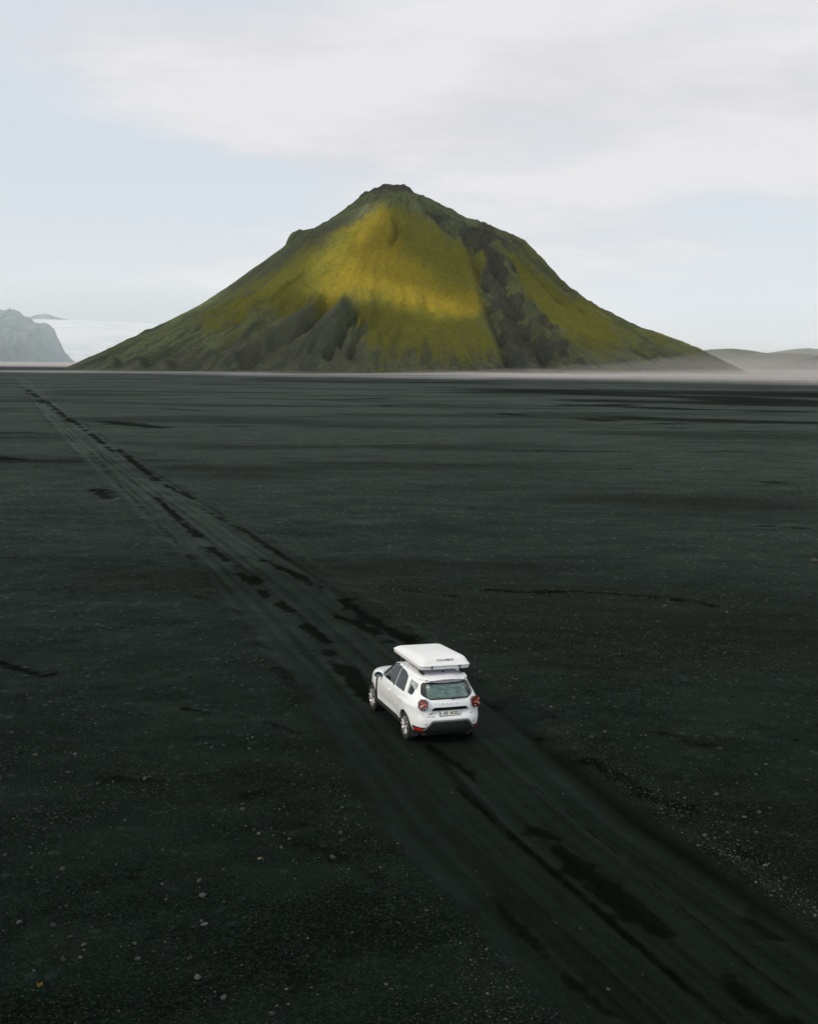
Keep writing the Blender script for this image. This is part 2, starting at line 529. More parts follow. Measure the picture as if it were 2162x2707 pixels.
def _sm(p,n):
    v=np.interp(RS,p[:,0],p[:,1]); k=np.hanning(n+2)[1:-1]; k/=k.sum()
    vp=np.r_[2*v[0]-v[n//2:0:-1],v,np.full(n//2,v[-1])]
    return np.convolve(vp,k,'valid')[:len(v)]
LF,RF=np.interp(RS,PL[:,0],PL[:,1]),np.interp(RS,PR[:,0],PR[:,1])
LS,RSM=_sm(PL,31),_sm(PR,31)
FR=np.interp(RS*1.09,RS,_sm((PL+0)[:,:],41)*.5+_sm(PR,41)*.5)
def mh_base(x,y):
    dx=x-PEAK[0];dy=y-PEAK[1];r=np.sqrt(dx*dx+dy*dy)+1e-6;c=dx/r
    l,rr,f=(np.interp(r,RS,v) for v in (LS,RSM,FR))
    wl=np.clip(-c,0,1)**2;wr=np.clip(c,0,1)**2;wf=1-c*c
    h=wl*l+wr*rr+wf*f
    h+=np.clip(-c,0,1)**10*(np.interp(r,RS,LF)-l)+np.clip(c,0,1)**10*(np.interp(r,RS,RF)-rr)
    return h
# patches of the face, in elevation coordinates (world x, height) on the slope
MOSS_MAIN = [(-42, 220), (-4, 220), (21, 190), (66, 167), (86, 142), (82, 113), (88, 82), (95, 46), (102, 19), (69, 10), (18, 8), (-32, 10), (-62, 31), (-62, 56), (-68, 72), (-78, 79), (-127, 76), (-174, 75), (-225, 57), (-252, 46), (-252, 71), (-185, 121), (-137, 148), (-101, 177), (-66, 206)]
MOSS_R = [(118, 147), (150, 137), (175, 119), (195, 100), (230, 83), (251, 57), (247, 29), (223, 18), (197, 26), (180, 45), (167, 60), (159, 78), (148, 103), (128, 121)]
ROCK_GULLY = [(9, 233), (25, 222), (68, 194), (90, 188), (120, 172), (130, 135), (145, 103), (159, 75), (168, 54), (181, 31), (204, 12), (242, 0), (118, -1), (103, 25), (98, 47), (93, 76), (81, 106), (87, 132), (72, 157), (57, 184), (15, 205)]
ROCK_R = [(121, 176), (148, 169), (179, 138), (202, 108), (213, 88), (188, 90), (173, 112), (150, 137), (124, 148)]
SCREE_L = [(-167, 159), (-128, 180), (-80, 215), (-54, 221), (-77, 191), (-106, 163), (-136, 145), (-185, 121), (-233, 94), (-213, 117)]
BROWN_L = [(-201, 45), (-158, 56), (-115, 70), (-84, 72), (-70, 45), (-54, 23), (-42, 5), (-243, 5), (-305, 6)]
GULLIES = [  # half width, depth, course (x, height)
    (6, 13, [(-66, 74), (-70, 56), (-79, 36), (-88, 22)]),
    (8, 14, [(-98, 80), (-118, 56), (-143, 42), (-161, 28), (-178, 12)]),
    (8, 14, [(-131, 76), (-156, 56), (-186, 38), (-210, 22)]),
    (9, 16, [(-150, 82), (-172, 66), (-200, 46), (-230, 28), (-262, 12)]),
    (8, 12, [(-205, 66), (-232, 46), (-266, 28), (-300, 12)]),
    (2.5, 4, [(-133, 121), (-154, 96), (-170, 81)]),
    (4, 8, [(-22, 201), (-17, 181), (-24, 164)]),
    (6, 12, [(70, 172), (84, 132), (93, 82), (102, 35), (106, 12)]),
    (8, 12, [(96, 160), (114, 108), (128, 71), (142, 30), (150, 8)]),
    (4, 7, [(-53, 66), (-58, 45), (-64, 20)]),
    (7, 11, [(-258, 56), (-303, 30), (-342, 12)]),
    (5, 7, [(-225, 88), (-275, 58), (-315, 38), (-355, 20)]),
    (5, 6, [(-290, 58), (-335, 36), (-375, 18)]),
    (6, 8, [(140, 160), (168, 116), (195, 88)]),
    (4, 6, [(14, 224), (36, 196), (58, 172)]),
    (4, 5, [(215, 80), (250, 50), (285, 24)]),
    (4, 5, [(262, 70), (300, 46), (345, 22)]),
]


def mountain_h(x, y):
    hb = mh_base(x, y)
    dx, dy = x - PEAK[0], y - PEAK[1]
    r = np.hypot(dx, dy)
    th = np.arctan2(dy, dx)
    lift = sstep(-2, 30, hb) * sstep(255, 215, hb)
    # rills running down the slope, deeper towards the foot
    wob = 0.10 * fbm(x * 0.012, y * 0.012, 81, 3)
    rill = ridged((th + wob) * 13, r * 0.004, 91, 3)
    rill2 = ridged((th + wob) * 42, r * 0.010, 95, 3)
    lowleft = sstep(110, 40, hb) * sstep(40, -60, x)
    amp = 0.9 + 5.0 * lowleft + 2.2 * sstep(60, 110, x)
    h = hb + lift * (rill * amp - 0.5) + lift * rill2 * (0.6 + 1.4 * lowleft + 1.0 * sstep(50, 10, hb))
    h = h + lift * 4.5 * fbm(x * 0.02, y * 0.02, 101, 5, 0.55) + sstep(-2, 12, hb) * 2.2 * fbm(x * 0.09, y * 0.09, 111, 4, 0.6)
    calm = 1 - 0.8 * np.clip(np.abs(np.cos(th)), 0, 1) ** 6 * sstep(200, 150, hb) * (dx < 0)
    h = hb + (h - hb) * calm
    front = y < PEAK[1] + 20
    for hw, dep, pts in GULLIES:
        d = seg_dist(x, hb, pts)
        dep = dep * (1.45 if pts[0][0] < -50 else 1.0)
        h = h - np.where(front, dep * np.exp(-(d / hw) ** 2) - 0.20 * dep * np.exp(-((d - 2.0 * hw) / hw) ** 2), 0) * sstep(-4, 14, hb) * calm
    # crags on the dark right-hand gully, the summit and the left shoulder
    crag = np.maximum(poly_mask(x, hb, ROCK_GULLY, 8), 0.8 * poly_mask(x, hb, ROCK_R, 6)) * front
    crag = np.maximum(crag, 0.5 * sstep(205, 235, hb))
    crag = np.maximum(crag, np.exp(-((x + 160) / 25) ** 2 - ((hb - 185) / 14) ** 2))
    h = h + crag * (5.0 * ridged(x * 0.05, (y + h) * 0.04, 121, 4, 0.55) - 1.5) * sstep(0, 25, hb)
    return h, hb, crag


mxs = np.r_[np.arange(-560, 600, 2.2)]
mys = np.r_[np.arange(1180, 1720, 2.4), np.arange(1722, 1800, 6), np.arange(1800, 2260, 24)]
MX, MY = np.meshgrid(mxs, mys)
MZ, MB, CRAG = mountain_h(MX, MY)
me = fast_mesh('mountain', np.stack([MX, MY, MZ], -1).reshape(-1, 3), grid_faces(len(mys), len(mxs)))
smooth(me)
jx = MX + 34 * fbm(MX * 0.022, MY * 0.022, 131, 6, 0.6)
jz = MB + 26 * fbm(MX * 0.022, MY * 0.022, 141, 6, 0.6)
TH = np.arctan2(MY - PEAK[1], MX - PEAK[0])
RD = np.hypot(MY - PEAK[1], MX - PEAK[0])
fallline = fbm(TH * 34 + 0.4 * fbm(MX * 0.02, MY * 0.02, 161, 2), RD * 0.022, 171, 5, 0.65)
fringe = fbm(TH * 120 + 1.2 * fbm(MX * 0.03, MY * 0.03, 163, 2), RD * 0.03, 181, 3, 0.6)
kx = MX + 12 * fbm(MX * 0.04, MY * 0.04, 135, 5, 0.6)
kz = MB + 10 * fbm(MX * 0.04, MY * 0.04, 145, 5, 0.6)
fr_ = (MY < PEAK[1] + 10) * 1.0
moss = np.maximum(poly_mask(0.5 * (jx + kx), 0.5 * (jz + kz), MOSS_MAIN, 26), 1.2 * poly_mask(kx, kz, MOSS_R, 12)) * fr_
moss = moss * (1 - poly_mask(kx, kz, BROWN_L, 8) * 0.6)
rock = np.maximum(poly_mask(kx, kz, ROCK_GULLY, 7), 0.85 * poly_mask(kx, kz, ROCK_R, 7)) * fr_
rock = rock * np.clip(0.80 + 1.3 * fbm(MX * 0.035, MY * 0.035, 191, 5, 0.6) + 0.5 * fallline, 0.1, 1.1)
rock = np.maximum(rock, sstep(222, 246, MB) * 0.7)
rock = rock * (1 - poly_mask(jx, jz, MOSS_R, 5) * fr_)
scree = np.maximum(poly_mask(jx, jz, SCREE_L, 10), 0.8 * poly_mask(kx, kz, BROWN_L, 10)) * fr_
gul = np.zeros_like(MX)
for hw, dep, pts in GULLIES:
    gul = np.maximum(gul, np.exp(-(seg_dist(MX, MB, pts) / (hw * 1.1)) ** 2) * min(1, dep / 9) * fr_)
moss = np.clip(np.maximum(moss, 0.20 * sstep(5, 50, MB) + 0.25 * sstep(60, 160, MX)) + 0.30 * fallline * sstep(0, 30, MB), 0, 1)
vattr(me, 'fallline', fallline + 0.5)
vattr(me, 'fringe', fringe + 0.5)
vattr(me, 'moss', moss)
vattr(me, 'moss_sun_tint', poly_mask(jx, jz, [(-56, 215), (-28, 210), (-5, 140), (45, 108), (80, 88), (78, 62), (40, 62), (-20, 78), (-80, 88), (-110, 105), (-112, 130), (-85, 165)], 20) * fr_)  # sun patch partly painted in: moss made brighter and yellower there
vattr(me, 'rock', np.maximum(rock, 0.45 * gul))
vattr(me, 'scree', scree)
vattr(me, 'foot', sstep(40, 4, MB + 12 * fbm(MX * 0.05, MY * 0.05, 151, 3) + 30 * fringe))
m, t = mat('mossy_slope')
geo = t.n('ShaderNodeNewGeometry')
P = geo.outputs['Position']
n1 = t.noise(P, 0.035, 5, 0.62, 0.4)
n2 = t.noise(P, 0.20, 6, 0.74)
n3 = t.noise(P, 0.60, 4, 0.80)
rocky = t.math('MULTIPLY', t.math('ADD', n2, n1), 0.5)
fl = t.attr('fallline')
mossf = t.ramp(t.math('ADD', t.math('ADD', t.attr('moss'), t.math('MULTIPLY', t.math('SUBTRACT', t.attr('fringe'), 0.5), 0.35)), t.math('MULTIPLY', t.math('SUBTRACT', n2, 0.5), 1.1)), 0.18, 0.80)
base = t.mix(t.ramp(t.math('ADD', t.math('MULTIPLY', n1, 0.6), t.math('MULTIPLY', fl, 0.4)), 0.38, 0.60), (0.070, 0.088, 0.050), (0.120, 0.142, 0.072))
base = t.mix(t.attr('scree'), base, t.mix(t.ramp(n2, 0.35, 0.65), (0.048, 0.056, 0.040), (0.108, 0.110, 0.074)))
green = t.mix(t.ramp(n2, 0.38, 0.62), (0.088, 0.092, 0.014), (0.178, 0.168, 0.020))
green = t.mix(t.ramp(n1, 0.42, 0.62, 0, 0.5), green, (0.125, 0.122, 0.018))
green = t.mix(t.math('MULTIPLY', t.attr('moss_sun_tint'), 0.75), green, t.mix(t.ramp(n2, 0.33, 0.66), (0.180, 0.142, 0.012), (0.300, 0.228, 0.016)))
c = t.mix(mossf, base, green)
rk = t.ramp(t.math('ADD', t.attr('rock'), t.math('MULTIPLY', t.math('SUBTRACT', n2, 0.5), 1.6)), 0.34, 0.66)
c = t.mix(t.math('MULTIPLY', rk, 0.84), c, t.mix(t.ramp(n2, 0.36, 0.66), (0.018, 0.024, 0.022), (0.088, 0.082, 0.070)))
c = t.mix(t.math('MULTIPLY', t.attr('foot'), t.ramp(n2, 0.3, 0.6, 0.25, 0.80)), c, t.mix(t.ramp(fl, 0.35, 0.6), (0.034, 0.044, 0.038), (0.070, 0.070, 0.052)))
dark = t.ramp(t.math('ADD', n2, t.math('MULTIPLY', n3, 0.5)), 0.80, 0.90, 0.0, 0.65)
c = t.mix(dark, c, (0.035, 0.040, 0.028))
c = t.mix(t.ramp(t.math('ADD', n2, t.math('MULTIPLY', n3, 0.5)), 0.70, 0.58, 0.0, 0.45), c, t.mix(0.5, c, (0.20, 0.19, 0.09)))
b = t.n('ShaderNodeBsdfPrincipled')
t.l(c, b.inputs['Base Color'])
b.inputs['Roughness'].default_value = 0.95
b.inputs['Specular IOR Level'].default_value = 0.05
t.l(t.bump(t.math('ADD', n2, t.math('MULTIPLY', n3, 0.5)), 0.9, 4.0), b.inputs['Normal'])
o = t.n('ShaderNodeOutputMaterial')
t.l(b.outputs[0], o.inputs[0])
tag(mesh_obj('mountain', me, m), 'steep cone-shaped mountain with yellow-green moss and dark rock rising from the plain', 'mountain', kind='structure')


# ------------------------------------------------------------------ far hills and the ice cap
def ridge_land(name, prof, Y, front, back, seed, rough, m, dx=None, kind='structure', slope_pow=1.0, jag=0.0):
    """a hill whose crest follows (x, height) pairs at distance Y; falls away to both sides"""
    p = np.array(prof, float)
    span = p[-1, 0] - p[0, 0]
    nx = 220
    X = np.linspace(p[0, 0], p[-1, 0], nx)
    yy = np.r_[np.linspace(Y - front, Y, 90), np.linspace(Y, Y + back, 30)[1:]]
    XX, YY = np.meshgrid(X, yy)
    crest = np.interp(XX + span * 0.006 * fbm(XX / span * 9, YY / front * 3, seed, 3), p[:, 0], p[:, 1])
    crest = crest * (1 + jag * (ridged(XX / span * 22, YY / front * 1.5, seed + 9, 4) - 0.8))
    q = np.where(YY <= Y, (Y - YY) / front, (YY - Y) / back)
    fall = np.clip(1 - q, 0, 1) ** slope_pow
    Z = crest * fall
    Z = Z + rough * np.clip(crest / p[:, 1].max(), 0, 1) * np.clip(q * 4, 0, 1) * sstep(0, 0.3, fall) * (ridged(XX / span * 14 + q * 2, q * 3, seed + 5, 4) - 0.7)
    Z = Z - 8 * (fall < 0.02)
    me_ = fast_mesh(name, np.stack([XX, YY, Z], -1).reshape(-1, 3), grid_faces(len(yy), nx))
    smooth(me_)
    return mesh_obj(name, me_, m)


def rock_mat(name, a, b_, scale):
    m_, t_ = mat(name)
    g_ = t_.n('ShaderNodeNewGeometry')
    f1 = t_.noise(g_.outputs['Position'], scale, 7, 0.65, 0.4)
    bs = t_.n('ShaderNodeBsdfPrincipled')
    t_.l(t_.mix(t_.ramp(f1, 0.35, 0.65), a, b_), bs.inputs['Base Color'])
    bs.inputs['Roughness'].default_value = 0.95
    bs.inputs['Specular IOR Level'].default_value = 0.05
    t_.l(t_.bump(f1, 1.0, 0.12 / scale), bs.inputs['Normal'])
    oo = t_.n('ShaderNodeOutputMaterial')
    t_.l(bs.outputs[0], oo.inputs[0])
    return m_


M_FAR = rock_mat('far_rock', (0.03, 0.04, 0.045), (0.15, 0.16, 0.16), 0.016)
M_HILL = rock_mat('hill_heath', (0.030, 0.038, 0.030), (0.080, 0.086, 0.064), 0.02)
h1 = ridge_land('rocky_hill', [(-1900, 60), (-1700, 130), (-1560, 175), (-1440, 186), (-1378, 194), (-1338, 181), (-1311, 166), (-1295, 149), (-1274, 142), (-1257, 146), (-1236, 130), (-1222, 100), (-1206, 62), (-1185, 25), (-1150, 0)],
                4200, 620, 130, 201, 46, M_FAR, jag=0.045)
tag(h1, 'hazy blue-grey rocky hill at the left edge beside the glacier', 'hill', kind='structure')
h2 = ridge_land('hill', [(700, 0), (860, 40), (944, 57), (993, 65), (1042, 71), (1108, 74), (1173, 68), (1239, 58), (1305, 60), (1370, 58), (1480, 40), (1700, 0)], 4200, 800, 200, 211, 7, M_HILL)
tag(h2, 'low rounded grey hill just right of the mountain foot', 'hill', kind='structure')
h3 = ridge_land('hill', [(690, -12), (741, -6), (784, 5), (828, 12), (860, 18), (892, 27), (938, 36), (1001, 45), (1150, 58), (1400, 40), (1700, 0)], 2800, 420, 200, 221, 4, M_HILL)
tag(h3, 'nearer dark hill rising out of the right edge', 'hill', kind='structure')
h4 = ridge_land('hill', [(1500, 0), (1700, 50), (1867, 82), (1968, 98), (2044, 109), (2120, 115), (2176, 110), (2374, 86), (2700, 90), (3200, 0)], 6500, 1500, 300, 231, 8, M_HILL)
tag(h4, 'farthest pale hill behind the two hills on the right', 'hill', kind='structure')
# ice cap
m, t = mat('glacier_ice')
geo = t.n('ShaderNodeNewGeometry')
P = geo.outputs['Position']
f1 = t.noise(P, 0.006, 6, 0.66, 0.8, stretch=(0.30, 0.8, 6.0))
f2 = t.noise(P, 0.03, 6, 0.65, 0.6, stretch=(0.4, 1, 1))
c = t.mix(t.ramp(f1, 0.48, 0.60), (0.70, 0.71, 0.80), (0.50, 0.52, 0.62))
low = t.n('ShaderNodeSeparateXYZ')
t.l(P, low.inputs[0])
dirt = t.math('MULTIPLY', t.ramp(f2, 0.50, 0.68), t.ramp(t.math('ADD', low.outputs[2], t.math('MULTIPLY', f1, 120.0)), 110, 270, 1.0, 0.12))
c = t.mix(dirt, c, (0.22, 0.23, 0.26))
b = t.n('ShaderNodeBsdfPrincipled')
t.l(c, b.inputs['Base Color'])
b.inputs['Roughness'].default_value = 0.8
b.inputs['Specular IOR Level'].default_value = 0.2
t.l(t.bump(f2, 0.6, 8.0), b.inputs['Normal'])
o = t.n('ShaderNodeOutputMaterial')
t.l(b.outputs[0], o.inputs[0])
g = ridge_land('glacier', [(-7000, 240), (-5200, 300), (-3600, 322), (-2886, 326), (-2676, 321), (-2396, 315), (-2116, 306), (-1836, 292), (-1400, 262), (-600, 200), (900, 60)], 9000, 3600, 2500, 241, 7, m, slope_pow=0.85)
tag(g, 'white glacier tongue sloping down behind the plain on the left', 'glacier', kind='structure')
nk = ridge_land('rock_peak', [(-3300, 250), (-3023, 342), (-2958, 372), (-2861, 386), (-2779, 359), (-2668, 336), (-2300, 240)], 9600, 500, 500, 251, 10, M_FAR)
tag(nk, 'small faint peak standing out of the glacier skyline', 'peak', kind='structure')

# ------------------------------------------------------------------ cloud deck added out of view to block the sun, gaps shaped for lit spots
E1 = SUN.cross(Vector((0, 0, 1))).normalized()
E2 = E1.cross(SUN).normalized()
E1n, E2n = np.array(E1), np.array(E2)


def sun_ab(p):
    p = np.asarray(p, float)
    return p @ E1n, p @ E2n


GAPS = [  # radius, strength, course of the lit ground under the gap
    (17, 1.0, [(-41, 1623, 212), (-58, 1571, 182), (-80, 1539, 149), (-72, 1480, 104)]),
    (25, 1.0, [(-86, 1539, 140), (-72, 1485, 108), (-37, 1466, 98)]),
    (20, 0.9, [(-37, 1466, 96), (9, 1462, 90), (37, 1444, 78), (70, 1431, 66)]),
    (24, 0.25, [(-150, 1523, 112), (-110, 1534, 131), (-20, 1503, 129)]),
    (30, 0.12, [(-20, 1500, 125), (40, 1480, 110), (80, 1450, 80)]),
    (14, 0.7, [(-275, 1590, 72), (-240, 1600, 95)]),
    (16, 0.7, [(330, 1600, 40), (400, 1600, 20)]),
    (420, 0.30, [(-60, 30, 0), (60, 30, 0)]),  # thin spot added so sunlight brightens the car
    (26, 0.15, [(174, 1514, 85), (215, 1512, 68), (219, 1458, 40)]),
]
DZ = 1250.0
c0 = np.array([-30., 1500, 120]) + np.array(SUN) * (DZ - 120) / SUN.z
dxs = np.unique(np.r_[np.linspace(-5200, c0[0] - 520, 40), np.arange(c0[0] - 520, c0[0] + 520, 11), np.linspace(c0[0] + 520, 1800, 30)])
dys = np.unique(np.r_[np.linspace(-3600, c0[1] - 420, 36), np.arange(c0[1] - 420, c0[1] + 480, 11), np.linspace(c0[1] + 480, 2300, 16)])
CX, CY = np.meshgrid(dxs, dys)
edge = np.minimum.reduce([CX + 5200, 1800 - CX, CY + 3600, 2300 - CY])
edge = edge + 500 * fbm(CX * 0.0016, CY * 0.0016, 301, 4)
thick = 60 + 150 * (fbm(CX * 0.002, CY * 0.002, 311, 5) + 0.5)
thick = thick * sstep(40, 700, edge) + 2.0


def blocker_density(z):
    a, b_ = sun_ab(np.stack([CX, CY, z], -1))
    wa = a + 9 * fbm(a * 0.03, b_ * 0.03, 321, 3)
    wb = b_ + 9 * fbm(a * 0.03, b_ * 0.03, 331, 3)
    keep = np.ones_like(a)
    for rad, st, pts in GAPS:
        ab = [sun_ab((p[0] - 18, p[1], p[2])) for p in pts]
        d_ = seg_dist(wa, wb, ab)
        keep = keep * (1 - st * np.exp(-(d_ / rad) ** 4 * 0.6))
    return np.clip(keep, 0, 1) * 0.89 * sstep(20, 600, edge)


ztop = DZ + thick * 0.65
zbot = DZ - thick * 0.35
ztop[0, :] = ztop[-1, :] = zbot[0, :] = zbot[-1, :] = DZ
ztop[:, 0] = ztop[:, -1] = zbot[:, 0] = zbot[:, -1] = DZ
nyc, nxc = CX.shape
co = np.r_[np.stack([CX, CY, ztop], -1).reshape(-1, 3), np.stack([CX, CY, zbot], -1).reshape(-1, 3)]
fc = np.r_[grid_faces(nyc, nxc), grid_faces(nyc, nxc, nyc * nxc, True)]
me = fast_mesh('cloud_sun_blocker', co, fc)
# only the lower sheet blocks and diffuses sunlight; the top sheet is clear
vattr(me, 'sun_block', np.r_[np.zeros(CX.size), blocker_density(zbot).ravel()])
smooth(me)
m, t = mat('cloud')
d1 = t.n('ShaderNodeBsdfDiffuse')
d1.inputs[0].default_value = (0.76, 0.80, 0.86, 1)
d2 = t.n('ShaderNodeBsdfTranslucent')
d2.inputs[0].default_value = (0.86, 0.93, 1.0, 1)
mx1 = t.n('ShaderNodeMixShader')
mx1.inputs[0].default_value = 0.54
t.l(d1.outputs[0], mx1.inputs[1])
t.l(d2.outputs[0], mx1.inputs[2])
tr = t.n('ShaderNodeBsdfTransparent')
mx2 = t.n('ShaderNodeMixShader')
t.l(t.attr('sun_block'), mx2.inputs[0])
t.l(tr.outputs[0], mx2.inputs[1])
t.l(mx1.outputs[0], mx2.inputs[2])
o = t.n('ShaderNodeOutputMaterial')
t.l(mx2.outputs[0], o.inputs[0])
tag(mesh_obj('cloud_sun_blocker', me, m), 'unseen cloud deck added overhead to block the sun, gaps shaped for lit spots', 'clouds', kind='stuff')


# ------------------------------------------------------------------ air: thin haze and the blowing dust
def vol_mat(name, col, dens, aniso=0.0):
    m_, t_ = mat(name)
    v = t_.n('ShaderNodeVolumePrincipled')
    v.inputs['Color'].default_value = (*col, 1)
    v.inputs['Density'].default_value = dens
    v.inputs['Anisotropy'].default_value = aniso
    v.inputs['Density Attribute'].default_value = ''
    v.inputs['Temperature Attribute'].default_value = ''
    oo = t_.n('ShaderNodeOutputMaterial')
    t_.l(v.outputs[0], oo.inputs['Volume'])
    return m_


def box_mesh(name, x0, x1, y0, y1, z0, z1):
    co_ = [(x, y, z) for z in (z0, z1) for y in (y0, y1) for x in (x0, x1)]
    return fast_mesh(name, co_, [(0, 2, 3, 1), (4, 5, 7, 6), (0, 1, 5, 4), (2, 6, 7, 3), (0, 4, 6, 2), (1, 3, 7, 5)])


hzb = mesh_obj('haze', box_mesh('haze', -15500, 15500, -900, 15500, -13, 430), vol_mat('haze_air', (0.93, 0.96, 1.0), 1.2e-5))
tag(hzb, 'thin pale haze in the air over the plain', 'haze', kind='stuff')


def dust_bank(name, xr, yr, tf, dens, label, col=(0.94, 0.87, 0.84), nx=90, ny=70):
    X, Y = np.meshgrid(np.linspace(*xr, nx), np.linspace(*yr, ny))
    T = np.maximum(tf(X, Y), 0) + 0.02
    T[0, :] = T[-1, :] = 0.02
    T[:, 0] = T[:, -1] = 0.02
    n = nx * ny
    co_ = np.r_[np.stack([X, Y, T], -1).reshape(-1, 3), np.stack([X, Y, T * 0 - 0.6], -1).reshape(-1, 3)]
    f_ = [grid_faces(ny, nx), grid_faces(ny, nx, n, True)]
    rim = list(range(nx)) + [i * nx + nx - 1 for i in range(1, ny)] + [(ny - 1) * nx + i for i in range(nx - 2, -1, -1)] + [i * nx for i in range(ny - 2, 0, -1)]
    f_.append(np.array([(a, a + n, b_ + n, b_) for a, b_ in zip(rim, rim[1:] + rim[:1])]))
    me_ = fast_mesh(name, co_, np.concatenate(f_))
    o_ = mesh_obj(name, me_, vol_mat(name, col, dens))
    return tag(o_, label, 'dust', kind='stuff')


def front_line(x):
    return np.where(x > 0, 812 - 0.82 * x, 812 - 0.54 * x) + 55 * fbm(x * 0.011, x * 0, 401, 4)


def dust_low(k):
    def f_(X, Y):
        d = Y - front_line(X) - 18 * k
        lft = sstep(60, -120, X)
        t_ = (1.3 + 1.5 * k) * sstep(0, 45 + 30 * k, d) * (1 - lft * sstep(120, 240, d))
        return t_ * np.clip(1 + 2.0 * fbm(X * 0.010, Y * 0.020, 411 + 7 * k, 4) + 1.2 * fbm(X * 0.006, Y * 0.003, 415 + k, 3), 0.03, 3) * sstep(-560, -330, X) * (1 - 0.5 * lft)
    return f_


def dust_high(k):
    def f_(X, Y):
        d = Y - front_line(X) - 90 - 40 * k
        hh = (2.0 + 3.0 * k) + (5 + 9 * k) * sstep(20, 360, X)
        return hh * sstep(0, 200 + 60 * k, d) * sstep(-120 + 60 * k, 160 + 60 * k, X) * (1 + 1.0 * fbm(X * 0.014, Y * 0.006, 421 + 5 * k, 4))
    return f_


for k, (dn, lb) in enumerate(((5.5e-3, 'lowest sheet of pale dust racing over the plain before the mountain'), (2.2e-3, 'thinner dust sheet just over the lowest one before the mountain'))):
    dust_bank('dust', (-600, 900), (180, 1330), dust_low(k), dn, lb, nx=140, ny=110)
for k, (dn, lb) in enumerate(((1.0e-3, 'low veil of dust along the right foot of the mountain'), (5e-4, 'middle veil of dust drifting past the right foot of the mountain'), (2.5e-4, 'tall faint veil of dust over the right foot of the mountain'))):
    dust_bank('dust', (-100, 1300), (600, 2350), dust_high(k), dn, lb, nx=100, ny=90)
dust_bank('dust', (-2600, -250), (1950, 4000), lambda X, Y: 9 * sstep(1960, 2300, Y) * sstep(-260, -520, X), 1.6e-3, 'pinkish dust over the far plain below the glacier')
dust_bank('dust', (-5200, -180), (2500, 4600), lambda X, Y: (240 * sstep(2500, 3000, Y)) * sstep(-190, -620, X) * sstep(4600, 4300, Y), 5.0e-4, 'high bluish veil of dust before the rocky hill and glacier', col=(0.78, 0.91, 1.0))
dust_bank('dust', (360, 4000), (2250, 7500), lambda X, Y: 150 * sstep(2250, 2700, Y) * sstep(370, 640, X), 0.8e-4, 'high veil of dust before the far hills on the right', col=(0.84, 0.92, 0.97))

# ------------------------------------------------------------------ the car
M_WHITE = pbr('white_paint', (0.83, 0.855, 0.90), 0.26, 0, 0.5, 0.6, vary=0.06, vscale=3.0)
M_PLASTIC = pbr('black_plastic', (0.018, 0.020, 0.019), 0.65, vary=0.3, vscale=9)
M_GLOSSBLK = pbr('gloss_black', (0.010, 0.012, 0.011), 0.18)
M_GREYTRIM = pbr('satin_grey_trim', (0.16, 0.17, 0.165), 0.5)
M_TYRE = pbr('tyre_rubber', (0.020, 0.020, 0.019), 0.85, vary=0.4, vscale=14)
M_ALLOY = pbr('alloy', (0.66, 0.66, 0.66), 0.32, 0.85, vary=0.12, vscale=12)
M_DARKMETAL = pbr('dark_metal', (0.05, 0.05, 0.05), 0.5, 0.6)
M_INTERIOR = pbr('interior_cloth', (0.030, 0.034, 0.034), 0.9, vary=0.2)
M_CHROME = pbr('chrome_letters', (0.86, 0.86, 0.88), 0.25, 0.55)
M_INK = pbr('dark_ink', (0.10, 0.105, 0.11), 0.6)
M_PLATEINK = pbr('plate_ink', (0.012, 0.03, 0.04), 0.5)
M_PLATE = pbr('plate_white', (0.74, 0.76, 0.74), 0.45, vary=0.08)
M_YELLOW = pbr('sticker_yellow', (0.65, 0.42, 0.03), 0.5)
M_BLUE = pbr('flag_blue', (0.05, 0.10, 0.25), 0.5)
M_RED = pbr('lamp_red', (0.09, 0.012, 0.012), 0.12, coat=1.0)
M_REFL = pbr('reflector_red', (0.42, 0.02, 0.012), 0.2, coat=0.6)
M_ORANGE = pbr('lamp_guide_orange', (0.48, 0.085, 0.035), 0.25, coat=0.5)
M_CLEAR = pbr('lamp_guide_clear', (0.55, 0.50, 0.48), 0.2, coat=0.5)
M_MIRROR = pbr('mirror_glass', (0.13, 0.17, 0.165), 0.08, 1.0)
M_TENT = pbr('tent_shell_white', (0.73, 0.74, 0.77), 0.42, coat=0.15, vary=0.05, vscale=2.5)

m, t = mat('tinted_glass')
gl = t.n('ShaderNodeBsdfGlossy')
gl.inputs['Roughness'].default_value = 0.02
gl.inputs[0].default_value = (0.93, 0.97, 0.97, 1)
trn = t.n('ShaderNodeBsdfTransparent')
trn.inputs[0].default_value = (0.40, 0.50, 0.475, 1)
fr = t.n('ShaderNodeFresnel')
fr.inputs[0].default_value = 1.52
mx = t.n('ShaderNodeMixShader')
t.l(fr.outputs[0], mx.inputs[0])
t.l(trn.outputs[0], mx.inputs[1])
t.l(gl.outputs[0], mx.inputs[2])
o = t.n('ShaderNodeOutputMaterial')
t.l(mx.outputs[0], o.inputs[0])
M_GLASS = m
M_REARGLASS = m.copy()
M_REARGLASS.name = 'clear_glass'
[n for n in M_REARGLASS.node_tree.nodes if n.type == 'BSDF_TRANSPARENT'][0].inputs[0].default_value = (0.80, 0.90, 0.87, 1)

